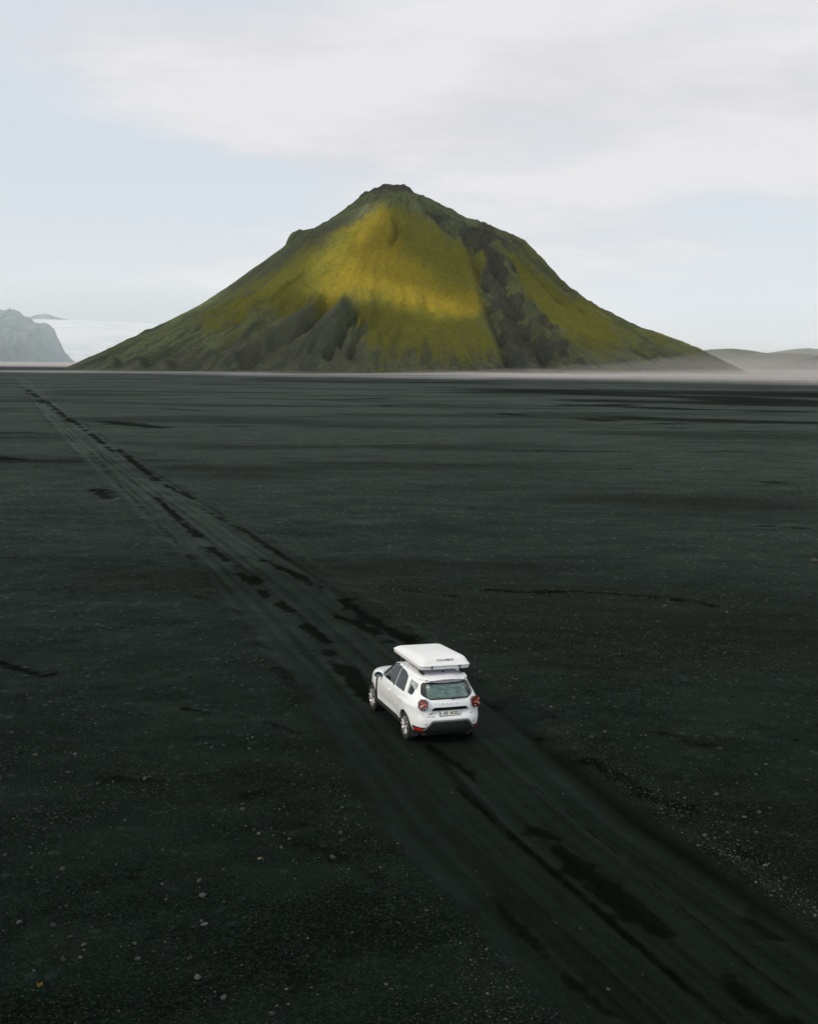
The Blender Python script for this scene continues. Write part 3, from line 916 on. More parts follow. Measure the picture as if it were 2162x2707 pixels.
m, t = mat('crinkled_sunshade')
tcn = t.n('ShaderNodeTexCoord')
nz = t.noise(tcn.outputs['Object'], 7.0, 3, 0.55, 1.0, stretch=(0.5, 1, 1.6))
b = t.n('ShaderNodeBsdfPrincipled')
t.l(t.mix(t.ramp(nz, 0.35, 0.65), (0.34, 0.43, 0.41), (0.82, 0.88, 0.87)), b.inputs['Base Color'])
b.inputs['Metallic'].default_value = 0.15
b.inputs['Roughness'].default_value = 0.38
t.l(t.bump(nz, 0.4, 0.02), b.inputs['Normal'])
o = t.n('ShaderNodeOutputMaterial')
t.l(b.outputs[0], o.inputs[0])
M_SHADE = m


def interp(z, tab):
    a = np.array(tab, float)
    # monotone-ish smooth interpolation of a profile
    zz_ = np.clip(z, a[0, 0], a[-1, 0])
    return np.interp(zz_, a[:, 0], a[:, 1])


T_REAR = [(0.26, -.66), (0.32, -.74), (0.42, -.80), (0.55, -.835), (0.65, -.835), (0.70, -.815), (0.78, -.785), (0.95, -.775), (1.04, -.755), (1.10, -.72), (1.30, -.60), (1.45, -.505), (1.53, -.455), (1.57, -.42), (1.60, -.30), (1.62, -.10), (1.635, .25)]
T_FRONT = [(0.26, 3.36), (0.34, 3.46), (0.55, 3.52), (0.75, 3.525), (0.88, 3.49), (0.95, 3.42), (1.00, 3.28), (1.04, 3.08), (1.075, 2.82), (1.10, 2.56), (1.125, 2.42), (1.25, 2.17), (1.40, 1.88), (1.50, 1.66), (1.55, 1.52), (1.59, 1.32), (1.62, 1.02), (1.635, .60)]
T_WIDTH = [(0.26, .74), (0.34, .82), (0.46, .862), (0.62, .880), (0.78, .892), (0.90, .895), (0.99, .880), (1.06, .862), (1.10, .846), (1.20, .808), (1.35, .742), (1.46, .692), (1.53, .648), (1.57, .600), (1.60, .515), (1.62, .40), (1.635, .22)]


def make_levels():
    z = [0.26, 0.27, 0.29, 0.32, 0.36]
    z += list(np.arange(0.40, 0.94, 0.04)) + list(np.arange(0.95, 1.13, 0.0125)) + list(np.arange(1.15, 1.50, 0.035))
    z += [1.51, 1.525, 1.54, 1.555, 1.57, 1.58, 1.59, 1.60, 1.61, 1.618, 1.625, 1.63, 1.635]
    return np.array(z)


def smooth_tab(tab, zq, win=0.02):
    v = 0
    for k, wgt in ((-1, .25), (0, .5), (1, .25)):
        v = v + wgt * interp(zq + k * win, tab)
    return v


LEV = make_levels()
NA = 144
# angular parameter clustered so that points are evenly spread round a boxy outline
_tt = np.linspace(0, 2 * np.pi, 4001)
_cx = np.sign(np.cos(_tt)) * np.abs(np.cos(_tt)) ** 0.42 * 0.88
_cy = np.sign(np.sin(_tt)) * np.abs(np.sin(_tt)) ** 0.42 * 2.1
_al = np.r_[0, np.cumsum(np.hypot(np.diff(_cx), np.diff(_cy)))]
TANG = np.interp(np.linspace(0, _al[-1], NA, endpoint=False), _al, _tt)


def hull_mesh(name, off=0.0, zlo=None, zhi=None):
    """closed body skin, grown outwards by off (negative: inwards)"""
    lev = LEV.copy()
    lo, hi = lev[0], lev[-1]
    nlo = lo - off if zlo is None else zlo
    nhi = hi + off if zhi is None else zhi
    co_ = []
    for z in lev:
        yr_, yf_, w_ = smooth_tab(T_REAR, z) - off, smooth_tab(T_FRONT, z) + off, smooth_tab(T_WIDTH, z) + off
        ym = 1.2 if z < 1.5 else 0.5
        c_, s_ = np.cos(TANG), np.sin(TANG)
        up = np.clip((z - 1.0) / 0.3, 0, 1)
        nr = 6.5 - 1.6 * up
        nf = 3.6 - 0.2 * up
        n_ = np.where(s_ < 0, nr, nf)
        x_ = w_ * np.sign(c_) * np.abs(c_) ** (2 / n_)
        y_ = ym + np.where(s_ > 0, yf_ - ym, ym - yr_) * np.sign(s_) * np.abs(s_) ** (2 / n_)
        # rear face bows gently, flanks taper towards nose and tail
        q = np.abs(x_) / max(w_, 1e-6)
        y_ = np.where(s_ < 0, y_ + 0.05 * q ** 2 * np.clip((ym - y_) / (ym - yr_), 0, 1) ** 6, y_)
        x_ = x_ * (1 - 0.025 * np.clip((0.1 - y_) / 0.9, 0, 1) ** 2 - 0.06 * np.clip((y_ - 2.4) / 1.1, 0, 1) ** 2)
        # wheel-arch flares and hollow door flanks
        if z < 1.02:
            for wy in (0.0, 2.673):
                dd = np.hypot(y_ - wy, z - 0.345)
                x_ = x_ + np.sign(x_) * 0.022 * np.exp(-((dd - 0.44) / 0.13) ** 2) * (q > 0.8)
            x_ = x_ - np.sign(x_) * 0.020 * np.exp(-((z - 0.56) / 0.12) ** 2) * np.exp(-((y_ - 1.35) / 0.85) ** 4) * (q > 0.8)
            # shoulder line over the rear wheel
            x_ = x_ + np.sign(x_) * 0.014 * np.exp(-((z - 0.93) / 0.05) ** 2) * np.exp(-((y_ + 0.05) / 0.55) ** 4) * (q > 0.8)
        # tailgate: hollow for the number plate under a ledge
        if z < 1.0:
            pl = np.exp(-((z - 0.80) / 0.075) ** 4) * (np.abs(x_) < 0.47) * np.clip((0.47 - np.abs(x_)) / 0.08, 0, 1)
            y_ = np.where(s_ < 0, y_ + 0.028 * pl * (y_ < -0.6), y_)
        zn = nlo + (z - lo) * (nhi - nlo) / (hi - lo) if zlo is None else max(zlo + (z - lo) * 0.02, z - 0.04 + 0.02 * (1.635 - z))
        co_.append(np.stack([x_, y_, np.full(NA, zn)], -1))
    co_ = np.array(co_)
    nl = len(lev)
    f_ = []
    for i in range(nl - 1):
        a = np.arange(NA)
        f_.append(np.stack([i * NA + a, i * NA + (a + 1) % NA, (i + 1) * NA + (a + 1) % NA, (i + 1) * NA + a], -1))
    f_ = np.concatenate(f_)
    co_ = co_.reshape(-1, 3)
    bm = bmesh.new()
    vs = [bm.verts.new(tuple(v)) for v in co_]
    for q in f_:
        bm.faces.new([vs[i] for i in q])
    bm.faces.new([vs[i] for i in range(NA)][::-1])
    # close the roof with a low crown
    top = (nl - 1) * NA
    ctr = bm.verts.new((0, float(co_[top:, 1].mean()), float(co_[top, 2]) + 0.006))
    for a in range(NA):
        bm.faces.new((vs[top + a], vs[top + (a + 1) % NA], ctr))
    bmesh.ops.recalc_face_normals(bm, faces=bm.faces)
    me_ = bpy.data.meshes.new(name)
    bm.to_mesh(me_)
    bm.free()
    return me_


def tmp(me_):
    o_ = bpy.data.objects.new('tmp', me_)
    COL.objects.link(o_)
    return o_


def boolean(a, b_, op):
    """mesh a (op) mesh b -> new mesh"""
    oa, ob = tmp(a), tmp(b_)
    md = oa.modifiers.new('b', 'BOOLEAN')
    md.operation = op
    md.solver = 'EXACT'
    md.object = ob
    dg = bpy.context.evaluated_depsgraph_get()
    me_ = bpy.data.meshes.new_from_object(oa.evaluated_get(dg))
    bpy.data.objects.remove(oa)
    bpy.data.objects.remove(ob)
    return me_


def prism(poly, axis, lo, hi, grow=0.0):
    """extruded polygon: axis 'x' takes (y,z) outlines, 'y' takes (x,z), 'z' takes (x,y)"""
    p = np.array(poly, float)
    if grow:
        n = len(p)
        area = 0.5 * np.sum(p[:, 0] * np.roll(p[:, 1], -1) - np.roll(p[:, 0], -1) * p[:, 1])
        sg = 1 if area > 0 else -1
        out = []
        for i in range(n):
            e0, e1 = p[i] - p[i - 1], p[(i + 1) % n] - p[i]
            n0 = np.array([e0[1], -e0[0]]) / np.linalg.norm(e0) * sg
            n1 = np.array([e1[1], -e1[0]]) / np.linalg.norm(e1) * sg
            mm = n0 + n1
            out.append(p[i] + mm / max(0.4, (mm @ mm) / 2) * grow)
        p = np.array(out)
    bm = bmesh.new()
    put = {'x': lambda a, b_, c_: (c_, a, b_), 'y': lambda a, b_, c_: (a, c_, b_), 'z': lambda a, b_, c_: (a, b_, c_)}[axis]
    v0 = [bm.verts.new(put(a, b_, lo)) for a, b_ in p]
    v1 = [bm.verts.new(put(a, b_, hi)) for a, b_ in p]
    n = len(p)
    bm.faces.new(v0)
    bm.faces.new(v1[::-1])
    for i in range(n):
        bm.faces.new((v0[i], v1[i], v1[(i + 1) % n], v0[(i + 1) % n]))
    bmesh.ops.recalc_face_normals(bm, faces=bm.faces)
    me_ = bpy.data.meshes.new('p')
    bm.to_mesh(me_)
    bm.free()
    return me_


def round_poly(poly, r, n=4):
    """round the corners of an outline"""
    p = [np.array(q, float) for q in poly]
    out = []
    k = len(p)
    for i in range(k):
        a, b_, c_ = p[i - 1], p[i], p[(i + 1) % k]
        d0, d1 = np.linalg.norm(a - b_), np.linalg.norm(c_ - b_)
        rr = min(r, d0 * 0.45, d1 * 0.45)
        s, e = b_ + (a - b_) / d0 * rr, b_ + (c_ - b_) / d1 * rr
        for j in range(n + 1):
            u_ = j / n
            out.append((1 - u_) ** 2 * s + 2 * u_ * (1 - u_) * b_ + u_ * u_ * e)
    return [tuple(q) for q in out]


def circle(cy, cz, r, n=40, a0=0.0, a1=2 * math.pi):
    return [(cy + r * math.cos(a0 + (a1 - a0) * i / n), cz + r * math.sin(a0 + (a1 - a0) * i / n)) for i in range(n)]


def finish(me_, m_, ang=32):
    me_.materials.clear()
    me_.materials.append(m_)
    for p in me_.polygons:
        p.material_index = 0
    smooth(me_)
    me_.set_sharp_from_angle(angle=R(ang))
    return me_


ZK = 1.05
CAR = bpy.data.objects.new('car', None)
COL.objects.link(CAR)
CAR.location = (0.765, 29.15, -0.05)
CAR.rotation_euler = (R(0.0), R(1.0), R(19.2))
tag(CAR, 'white five-door SUV driving away along the sand track', 'car')


def part(name, me_, m_, parent=CAR, ang=32, label=None, warp=True):
    if warp:                                   # final proportions of the shell: a little taller and wider
        n_ = len(me_.vertices)
        v_ = np.empty(n_ * 3, np.float32)
        me_.vertices.foreach_get('co', v_)
        v_ = v_.reshape(-1, 3)
        v_[:, 0] *= 1.025
        v_[:, 2] = np.where(v_[:, 2] > 0.6, 0.6 + (v_[:, 2] - 0.6) * ZK, v_[:, 2])
        me_.vertices.foreach_set('co', v_.ravel())
    o_ = mesh_obj(name, finish(me_, m_, ang), None, parent)
    if label:
        o_['label'] = label
    return o_


def bevel_box(sx, sy, sz, off, loc=(0, 0, 0), seg=2, rot=None):
    bm = bmesh.new()
    bmesh.ops.create_cube(bm, size=1.0)
    bmesh.ops.scale(bm, vec=(sx, sy, sz), verts=bm.verts)
    bmesh.ops.bevel(bm, geom=bm.edges[:], offset=off, segments=seg, affect='EDGES')
    if rot is not None:
        bmesh.ops.rotate(bm, cent=(0, 0, 0), matrix=rot, verts=bm.verts)
    bmesh.ops.translate(bm, vec=loc, verts=bm.verts)
    me_ = bpy.data.meshes.new('b')
    bm.to_mesh(me_)
    bm.free()
    return me_


SKIN = boolean(hull_mesh('h'), hull_mesh('hi', -0.05, 0.33, 1.595), 'DIFFERENCE')
GLASS_SHELL = boolean(hull_mesh('h', -0.014), hull_mesh('hi', -0.020), 'DIFFERENCE')
PROUD = boolean(hull_mesh('h', 0.010), hull_mesh('hi', -0.03), 'DIFFERENCE')
PROUD2 = boolean(hull_mesh('h', 0.022), hull_mesh('hi', -0.03), 'DIFFERENCE')

W_FRONT = round_poly([(2.10, 1.105), (1.86, 1.30), (1.62, 1.455), (1.40, 1.515), (1.04, 1.530), (0.99, 1.105)], 0.03, 3)
W_REAR = round_poly([(0.895, 1.105), (0.925, 1.530), (0.55, 1.515), (0.30, 1.455), (0.185, 1.14), (0.20, 1.105)], 0.03, 3)
W_QUART = round_poly([(0.055, 1.135), (0.10, 1.40), (0.04, 1.445), (-0.235, 1.345), (-0.285, 1.20), (-0.25, 1.135)], 0.035, 3)
D_FRONT = round_poly([(2.12, 0.44), (2.17, 1.06), (2.13, 1.13), (1.88, 1.335), (1.64, 1.49), (1.40, 1.552), (0.985, 1.570), (0.945, 0.44)], 0.03, 2)
D_REAR = round_poly([(0.935, 0.44), (0.975, 1.570), (0.53, 1.553), (0.265, 1.485), (0.13, 1.10), (0.17, 0.86), (0.395, 0.64), (0.42, 0.44)], 0.03, 2)
W_BACK = round_poly([(-.545, 1.455), (.545, 1.455), (.60, 1.40), (.655, 1.21), (.62, 1.175), (.47, 1.105), (-.47, 1.105), (-.62, 1.175), (-.655, 1.21), (-.60, 1.40)], 0.03, 3)
GATE = round_poly([(-.60, 1.50), (.60, 1.50), (.695, 1.19), (.69, .86), (.60, .665), (-.60, .665), (-.69, .86), (-.695, 1.19)], 0.06, 3)
W_SCREEN = round_poly([(-.70, 1.165), (.70, 1.165), (.585, 1.525), (-.585, 1.525)], 0.05, 3)
LAMP = round_poly([(.575, .905), (.595, 1.135), (.63, 1.165), (.90, 1.165), (.90, .885), (.61, .885)], 0.05, 4)
BUMP_LOW = [(-1.0, .20), (1.0, .20), (1.0, .505), (.66, .475), (.585, .49), (.47, .628), (.44, .64), (-.44, .64), (-.47, .628), (-.585, .49), (-.66, .475), (-1.0, .505)]
SILL = round_poly([(2.36, .20), (2.36, .40), (2.26, .435), (.42, .435), (.30, .40), (.30, .20)], 0.02, 2)
VENT = round_poly([(2.315, .40), (2.20, .40), (2.205, .70), (2.165, .985), (2.20, 1.02), (2.275, 1.005), (2.30, .80)], 0.02, 2)
NOSE_LOW = [(-1.0, .20), (1.0, .20), (1.0, .50), (.60, .47), (.5, .56), (-.5, .56), (-.60, .47), (-1.0, .50)]

bl = boolean(SKIN, prism(BUMP_LOW, 'y', -2, -0.44), 'INTERSECT')
body = boolean(SKIN, prism(BUMP_LOW, 'y', -2, -0.44), 'DIFFERENCE')
for wy in (0.0, 2.673):
    body = boolean(body, prism(circle(wy, 0.345, 0.392, 44), 'x', -2, -0.52), 'DIFFERENCE')
    body = boolean(body, prism(circle(wy, 0.345, 0.392, 44), 'x', 0.52, 2), 'DIFFERENCE')
doorskin = body
for pol in (D_FRONT, D_REAR):
    body = boolean(body, prism(pol, 'x', -2, 2, 0.0045), 'DIFFERENCE')
gateskin = body
body = boolean(body, prism(W_QUART, 'x', -2, 2), 'DIFFERENCE')
body = boolean(body, prism(GATE, 'y', -2, -0.30, 0.0045), 'DIFFERENCE')
body = boolean(body, prism(W_SCREEN, 'y', 1.3, 3.0), 'DIFFERENCE')
nl_ = boolean(body, prism(NOSE_LOW, 'y', 3.0, 5), 'INTERSECT')
body = boolean(body, prism(NOSE_LOW, 'y', 3.0, 5), 'DIFFERENCE')
BODY = part('body', body, M_WHITE)
part('rear_bumper', bl, M_PLASTIC, label='black plastic lower rear bumper')
part('front_bumper', nl_, M_PLASTIC, label='black plastic lower front bumper')

for sgn in (-1, 1):
    lo, hi = (-2, -0.2) if sgn < 0 else (0.2, 2)
    for pol, win, hy in ((D_FRONT, W_FRONT, 1.14), (D_REAR, W_REAR, 0.34)):
        dm = boolean(doorskin, prism(pol, 'x', lo, hi), 'INTERSECT')
        dm = boolean(dm, prism(win, 'x', -2, 2), 'DIFFERENCE')
        door = part('door', dm, M_WHITE)
        part('window', boolean(GLASS_SHELL, prism(win, 'x', lo, hi, 0.012), 'INTERSECT'), M_GLASS, door)
        # pull handle
        bm = bmesh.new()
        bmesh.ops.create_cube(bm, size=1.0)
        bmesh.ops.scale(bm, vec=(0.030, 0.19, 0.034), verts=bm.verts)
        bmesh.ops.bevel(bm, geom=bm.edges[:], offset=0.010, segments=2, affect='EDGES')
        bmesh.ops.translate(bm, vec=(sgn * 0.905, hy, 0.93), verts=bm.verts)
        hm = bpy.data.meshes.new('handle')
        bm.to_mesh(hm)
        bm.free()
        part('handle', hm, M_WHITE, door)
    part('quarter_window', boolean(GLASS_SHELL, prism(W_QUART, 'x', lo, hi, 0.012), 'INTERSECT'), M_REARGLASS)
    # black pillar between the door windows
    part('pillar', boolean(PROUD, prism([(0.985, 1.10), (1.035, 1.532), (0.93, 1.532), (0.90, 1.10)], 'x', lo, hi), 'INTERSECT'), M_GLOSSBLK)
    part('sill', boolean(PROUD2, prism(SILL, 'x', lo, hi), 'INTERSECT'), M_PLASTIC)
    part('fender_trim', boolean(PROUD, prism(VENT, 'x', lo, hi), 'INTERSECT'), M_GLOSSBLK)

gate = boolean(gateskin, prism(GATE, 'y', -2, -0.30), 'INTERSECT')
gate = boolean(gate, prism(W_BACK, 'y', -2, -0.2), 'DIFFERENCE')
GATE_O = part('tailgate', gate, M_WHITE)
part('rear_window', boolean(GLASS_SHELL, prism(W_BACK, 'y', -2, -0.2, 0.012), 'INTERSECT'), M_REARGLASS, GATE_O)
part('windscreen', boolean(GLASS_SHELL, prism(W_SCREEN, 'y', 1.3, 3.0, 0.012), 'INTERSECT'), M_GLASS)
# dark printed border round the rear window
bord = boolean(boolean(hull_mesh('h', -0.006), hull_mesh('hi', -0.0135), 'DIFFERENCE'), prism(W_BACK, 'y', -2, -0.2, -0.002), 'INTERSECT')
inner = round_poly([(-.50, 1.425), (.50, 1.425), (.545, 1.19), (.50, 1.14), (-.50, 1.14), (-.545, 1.19)], 0.05, 4)
bord = boolean(bord, prism(inner, 'y', -2, -0.2), 'DIFFERENCE')
part('window_border', bord, M_GLOSSBLK, GATE_O)

# tail lamps wrap round the corners
for sgn in (-1, 1):
    lrot = Matrix.Rotation(sgn * R(22), 3, 'Z') @ Matrix.Rotation(R(-9), 3, 'X')
    lctr = Vector((sgn * 0.672, -0.698, 1.035))
    lamp = part('tail_lamp', bevel_box(.245, .16, .265, .045, lctr, 4, lrot), M_RED, warp=False, ang=60)
    bars = [((-.085, .085), (.01, .01), .014, M_ORANGE), ((.0, .018), (.105, .022), .012, M_ORANGE), ((.0, -.012), (.105, -.008), .011, M_ORANGE),
            ((-.07, -.045), (.015, -.005), .013, M_CLEAR), ((-.095, -.075), (.0, -.035), .012, M_ORANGE), ((.06, -.075), (.09, -.075), .012, M_CLEAR)]
    for (x0, z0), (x1, z1), hw, bmx in bars:
        mid_ = Vector((-sgn * (x0 + x1) / 2 * -1, -.082, (z0 + z1) / 2))
        mid_.x = (x0 + x1) / 2 if sgn < 0 else -(x0 + x1) / 2
        aa = math.atan2(z1 - z0, (x1 - x0) * (1 if sgn < 0 else -1))
        bar = bevel_box(math.hypot(x1 - x0, z1 - z0), .014, hw * 2, .004, (0, 0, 0), 1, lrot @ Matrix.Rotation(-aa, 3, 'Y'))
        off_ = lctr + lrot @ mid_
        for v in bar.vertices:
            v.co += off_
        part('light_guide', bar, bmx, lamp, warp=False)
    # red reflector and parking sensor in the lower bumper
    rp = [(sgn * .655, .375), (sgn * .80, .385), (sgn * .80, .445), (sgn * .645, .44)]
    part('reflector', boolean(PROUD, prism(rp, 'y', -2, -0.45), 'INTERSECT'), M_REFL)
    part('parking_sensor', boolean(PROUD, prism([(sgn * .60 + a, .565 + b_) for a, b_ in circle(0, 0, .014, 10)], 'y', -2, -0.5), 'INTERSECT'), M_PLASTIC)

# grey moulding that frames the black bumper centre, black ledge above the plate
trim_path = [(-.64, .40), (-.56, .50), (-.465, .62), (-.43, .638), (.43, .638), (.465, .62), (.56, .50), (.64, .40)]
tp = np.array(trim_path)
outer, inner_ = [], []
for i in range(len(tp)):
    d = tp[min(i + 1, len(tp) - 1)] - tp[max(i - 1, 0)]
    nrm = np.array([-d[1], d[0]]) / np.linalg.norm(d)
    outer.append(tuple(tp[i] + nrm * 0.016))
    inner_.append(tuple(tp[i] - nrm * 0.022))
part('bumper_moulding', boolean(PROUD, prism(outer + inner_[::-1], 'y', -2, -0.45), 'INTERSECT'), M_GREYTRIM)
part('plate_ledge', boolean(PROUD, prism(round_poly([(-.47, .872), (.47, .872), (.40, .942), (-.40, .942)], .015, 2), 'y', -2, -0.5), 'INTERSECT'), M_GLOSSBLK, GATE_O)


def tube(pts, rad, n=8, cap=True):
    bm = bmesh.new()
    rings = []
    P_ = [Vector(p) for p in pts]
    rads = rad if isinstance(rad, (list, tuple)) else [rad] * len(P_)
    for i, p in enumerate(P_):
        d = (P_[min(i + 1, len(P_) - 1)] - P_[max(i - 1, 0)]).normalized()
        a = d.cross(Vector((0, 0, 1)))
        if a.length < 0.05:
            a = d.cross(Vector((0, 1, 0)))
        a.normalize()
        b_ = d.cross(a)
        rings.append([bm.verts.new(p + (a * math.cos(k * 2 * math.pi / n) + b_ * math.sin(k * 2 * math.pi / n)) * rads[i]) for k in range(n)])
    for r0, r1 in zip(rings, rings[1:]):
        for k in range(n):
            bm.faces.new((r0[k], r0[(k + 1) % n], r1[(k + 1) % n], r1[k]))
    if cap:
        bm.faces.new(rings[0])
        bm.faces.new(rings[-1])
    bmesh.ops.recalc_face_normals(bm, faces=bm.faces)
    me_ = bpy.data.meshes.new('t')
    bm.to_mesh(me_)
    bm.free()
    return me_


def join_meshes(ms, mats=None):
    bm = bmesh.new()
    for k, m_ in enumerate(ms):
        n0 = len(bm.faces)
        bm.from_mesh(m_)
        bm.faces.ensure_lookup_table()
        for f_ in bm.faces[n0:]:
            f_.material_index = k if mats else 0
    me_ = bpy.data.meshes.new('j')
    bm.to_mesh(me_)
    bm.free()
    return me_


def text_mesh(s, size, width=None, extrude=0.002, shear=0.0, space=1.0, bold=0.0):
    cu = bpy.data.curves.new('txt', 'FONT')
    cu.body = s
    cu.size = size
    cu.extrude = extrude
    cu.shear = shear
    cu.space_character = space
    cu.offset = bold
    cu.align_x = 'CENTER'
    cu.align_y = 'CENTER'
    cu.resolution_u = 3
    o_ = bpy.data.objects.new('txt', cu)
    COL.objects.link(o_)
    dg = bpy.context.evaluated_depsgraph_get()
    me_ = bpy.data.meshes.new_from_object(o_.evaluated_get(dg))
    bpy.data.objects.remove(o_)
    if width:
        xs_ = [v.co.x for v in me_.vertices]
        k = width / (max(xs_) - min(xs_))
        c_ = (max(xs_) + min(xs_)) / 2
        for v in me_.vertices:
            v.co.x = (v.co.x - c_) * k
    return me_


BVH = BVHTree.FromPolygons(*(lambda hm: ([v.co.copy() for v in hm.vertices], [tuple(p.vertices) for p in hm.polygons]))(hull_mesh('h')))


def rear_hit(x, z):
    """point and slope of the tail at (x, z)"""
    loc, nrm, _, _ = BVH.ray_cast(Vector((x, -3, z)), Vector((0, 1, 0)))
    return loc, nrm


def on_rear(name, me_, m_, x, z, parent, proud=0.004, label=None):
    """stand a flat piece (drawn in xy) against the tail"""
    loc, nrm = rear_hit(x, z)
    ang = math.atan2(nrm.z, -nrm.y)
    o_ = part(name, me_, m_, parent, label=label, warp=False)
    loc = Vector((loc.x, loc.y, 0.6 + (loc.z - 0.6) * ZK if loc.z > 0.6 else loc.z))
    o_.matrix_parent_inverse = Matrix.Identity(4)
    yaw = math.atan2(nrm.x, -nrm.y)
    o_.location = loc + nrm * proud
    o_.rotation_euler = (math.pi / 2 - ang, 0, yaw)
    return o_


# number plate: 520 x 110 mm in a black frame
pl0 = on_rear('license_plate', bevel_box(0.54, 0.135, 0.012, 0.004), M_GLOSSBLK, 0, 0.79, CAR, 0.012, label='white number plate in a black frame reading AF K32')
for nm, mm, mt_, dx_, dy_, dz_ in (
        ('plate_face', bevel_box(0.515, 0.108, 0.006, 0.002), M_PLATE, 0, .004, .006),
        ('plate_lettering', text_mesh('AF', 0.098, 0.125, 0.0015, bold=0.003), M_PLATEINK, -.113, .004, .010),
        ('plate_lettering', text_mesh('K32', 0.098, 0.185, 0.0015, bold=0.003), M_PLATEINK, .128, .004, .010),
        ('plate_sticker', bevel_box(0.034, 0.056, 0.002, 0.0005), M_YELLOW, 0.005, .004, .0105),
        ('plate_sticker', bevel_box(0.014, 0.026, 0.002, 0.0005), M_PLATEINK, 0.005, .004, .0118),
        ('plate_flag', bevel_box(0.026, 0.034, 0.002, 0.0005), M_BLUE, -.232, .018, .0105),
        ('plate_lettering', text_mesh('IS', 0.034, 0.022, 0.001), M_PLATEINK, -.232, -.022, .010)):
    o_ = part(nm, mm, mt_, pl0, warp=False)
    o_.location = (dx_, dy_, dz_)
on_rear('badge_lettering', text_mesh('DACIA', 0.062, 0.43, 0.004, space=1.6, bold=0.001), M_CHROME, 0, 1.022, GATE_O, 0.004)
on_rear('badge_lettering', text_mesh('DUSTER', 0.038, 0.20, 0.002, space=1.2), M_INK, -.49, .735, GATE_O, 0.004)
on_rear('badge_lettering', text_mesh('4WD', 0.032, 0.07, 0.002), M_INK, .56, .765, GATE_O, 0.004)
# small slanting emblem of three strokes over the left badge
emb = [prism([(-.05 + k * .03, -.022), (-.035 + k * .03, -.022), (.0 + k * .03, .012 + .008 * k), (-.018 + k * .03, .012 + .008 * k)], 'z', -.001, .002) for k in range(3)]
on_rear('emblem', join_meshes(emb), M_INK, -.50, .80, GATE_O, 0.004)

# side emblem on the black fender trim
for sgn in (-1, 1):
    em = part('side_emblem', bevel_box(0.004, 0.05, 0.05, 0.001, (sgn * 0.902, 2.235, 0.90)), M_CHROME)

# roof spoiler over the rear window
bm = bmesh.new()
rows = []
for k in range(13):
    x = -0.515 + 1.03 * k / 12
    q = abs(x) / 0.515
    yb = -.60 + 0.15 * q ** 4
    zt = 1.560 - 0.070 * q ** 3
    zf = 1.600 - 0.062 * q ** 2.5
    rows.append([bm.verts.new(p) for p in ((x, -.28, zf + .012), (x, yb + .10, zt + .014), (x, yb, zt - .006), (x, yb + .01, zt - .032), (x, -.40, zt - .05), (x, -.28, zf - .06))])
for r0, r1 in zip(rows, rows[1:]):
    for i in range(6):
        bm.faces.new((r0[i], r0[(i + 1) % 6], r1[(i + 1) % 6], r1[i]))
bm.faces.new(rows[0])
bm.faces.new(rows[-1][::-1])
bmesh.ops.recalc_face_normals(bm, faces=bm.faces)
sm = bpy.data.meshes.new('s')
bm.to_mesh(sm)
bm.free()
SPOIL = part('spoiler', sm, M_WHITE, ang=40)
part('brake_light', bevel_box(0.30, 0.012, 0.014, 0.003, (0, -.592, 1.540)), M_REFL, SPOIL)
# black winglets beside the rear window top
for sgn in (-1, 1):
    part('winglet', prism([(sgn * .49, -.32), (sgn * .51, -.42), (sgn * .40, -.565), (sgn * .34, -.57), (sgn * .44, -.42)], 'z', 1.492, 1.512), M_GLOSSBLK, SPOIL)
# wiper
wp, wn = rear_hit(0.05, 1.105)
part('wiper', tube([wp + wn * .012, wp + wn * .03 + Vector((.10, .0, .005)), wp + wn * .012 + Vector((.36, .012, .012))], [.012, .009, .004], 6), M_PLASTIC, GATE_O)

# bonnet seam, grille and headlamps (front is turned away from view)
for sgn in (-1, 1):
    hp = [(sgn * .50, .80), (sgn * .90, .80), (sgn * .90, .95), (sgn * .54, .92)]
    part('headlight', boolean(PROUD, prism(hp, 'y', 3.0, 5), 'INTERSECT'), M_MIRROR)
part('grille', boolean(PROUD, prism([(-.5, .70), (.5, .70), (.49, .90), (-.49, .90)], 'y', 3.0, 5), 'INTERSECT'), M_GLOSSBLK)

# door mirrors
for sgn in (-1, 1):
    bm = bmesh.new()
    bmesh.ops.create_icosphere(bm, subdivisions=3, radius=1.0)
    for v in bm.verts:
        x, y, z = v.co
        k = 1 - 0.35 * max(0, -x * 1.0)
        v.co = Vector((x * 0.105, y * 0.08 if y > 0 else y * 0.045, (z * 0.082) * (0.85 + 0.15 * x)))
        if v.co.y < -0.03:
            v.co.y = -0.03
    if sgn < 0:
        bmesh.ops.scale(bm, vec=(-1, 1, 1), verts=bm.verts)
        bmesh.ops.reverse_faces(bm, faces=bm.faces)
    bmesh.ops.translate(bm, vec=(sgn * 0.955, 1.885, 1.135), verts=bm.verts)
    mm = bpy.data.meshes.new('m')
    bm.to_mesh(mm)
    bm.free()
    mir = part('mirror', mm, M_GLOSSBLK, ang=50)
    mg = prism(round_poly([(sgn * .955 + a, 1.135 + b_) for a, b_ in ((-.078, -.055), (.075, -.055), (.085, .045), (-.072, .053))], .03, 3), 'y', 1.846, 1.8505)
    for v in mg.vertices:
        v.co.y += (v.co.z - 1.08) * 0.10
    part('mirror_glass', mg, M_MIRROR, mir)
    part('mirror_arm', tube([(sgn * .83, 1.97, 1.09), (sgn * .90, 1.91, 1.10)], [.035, .03], 8), M_GLOSSBLK, mir)

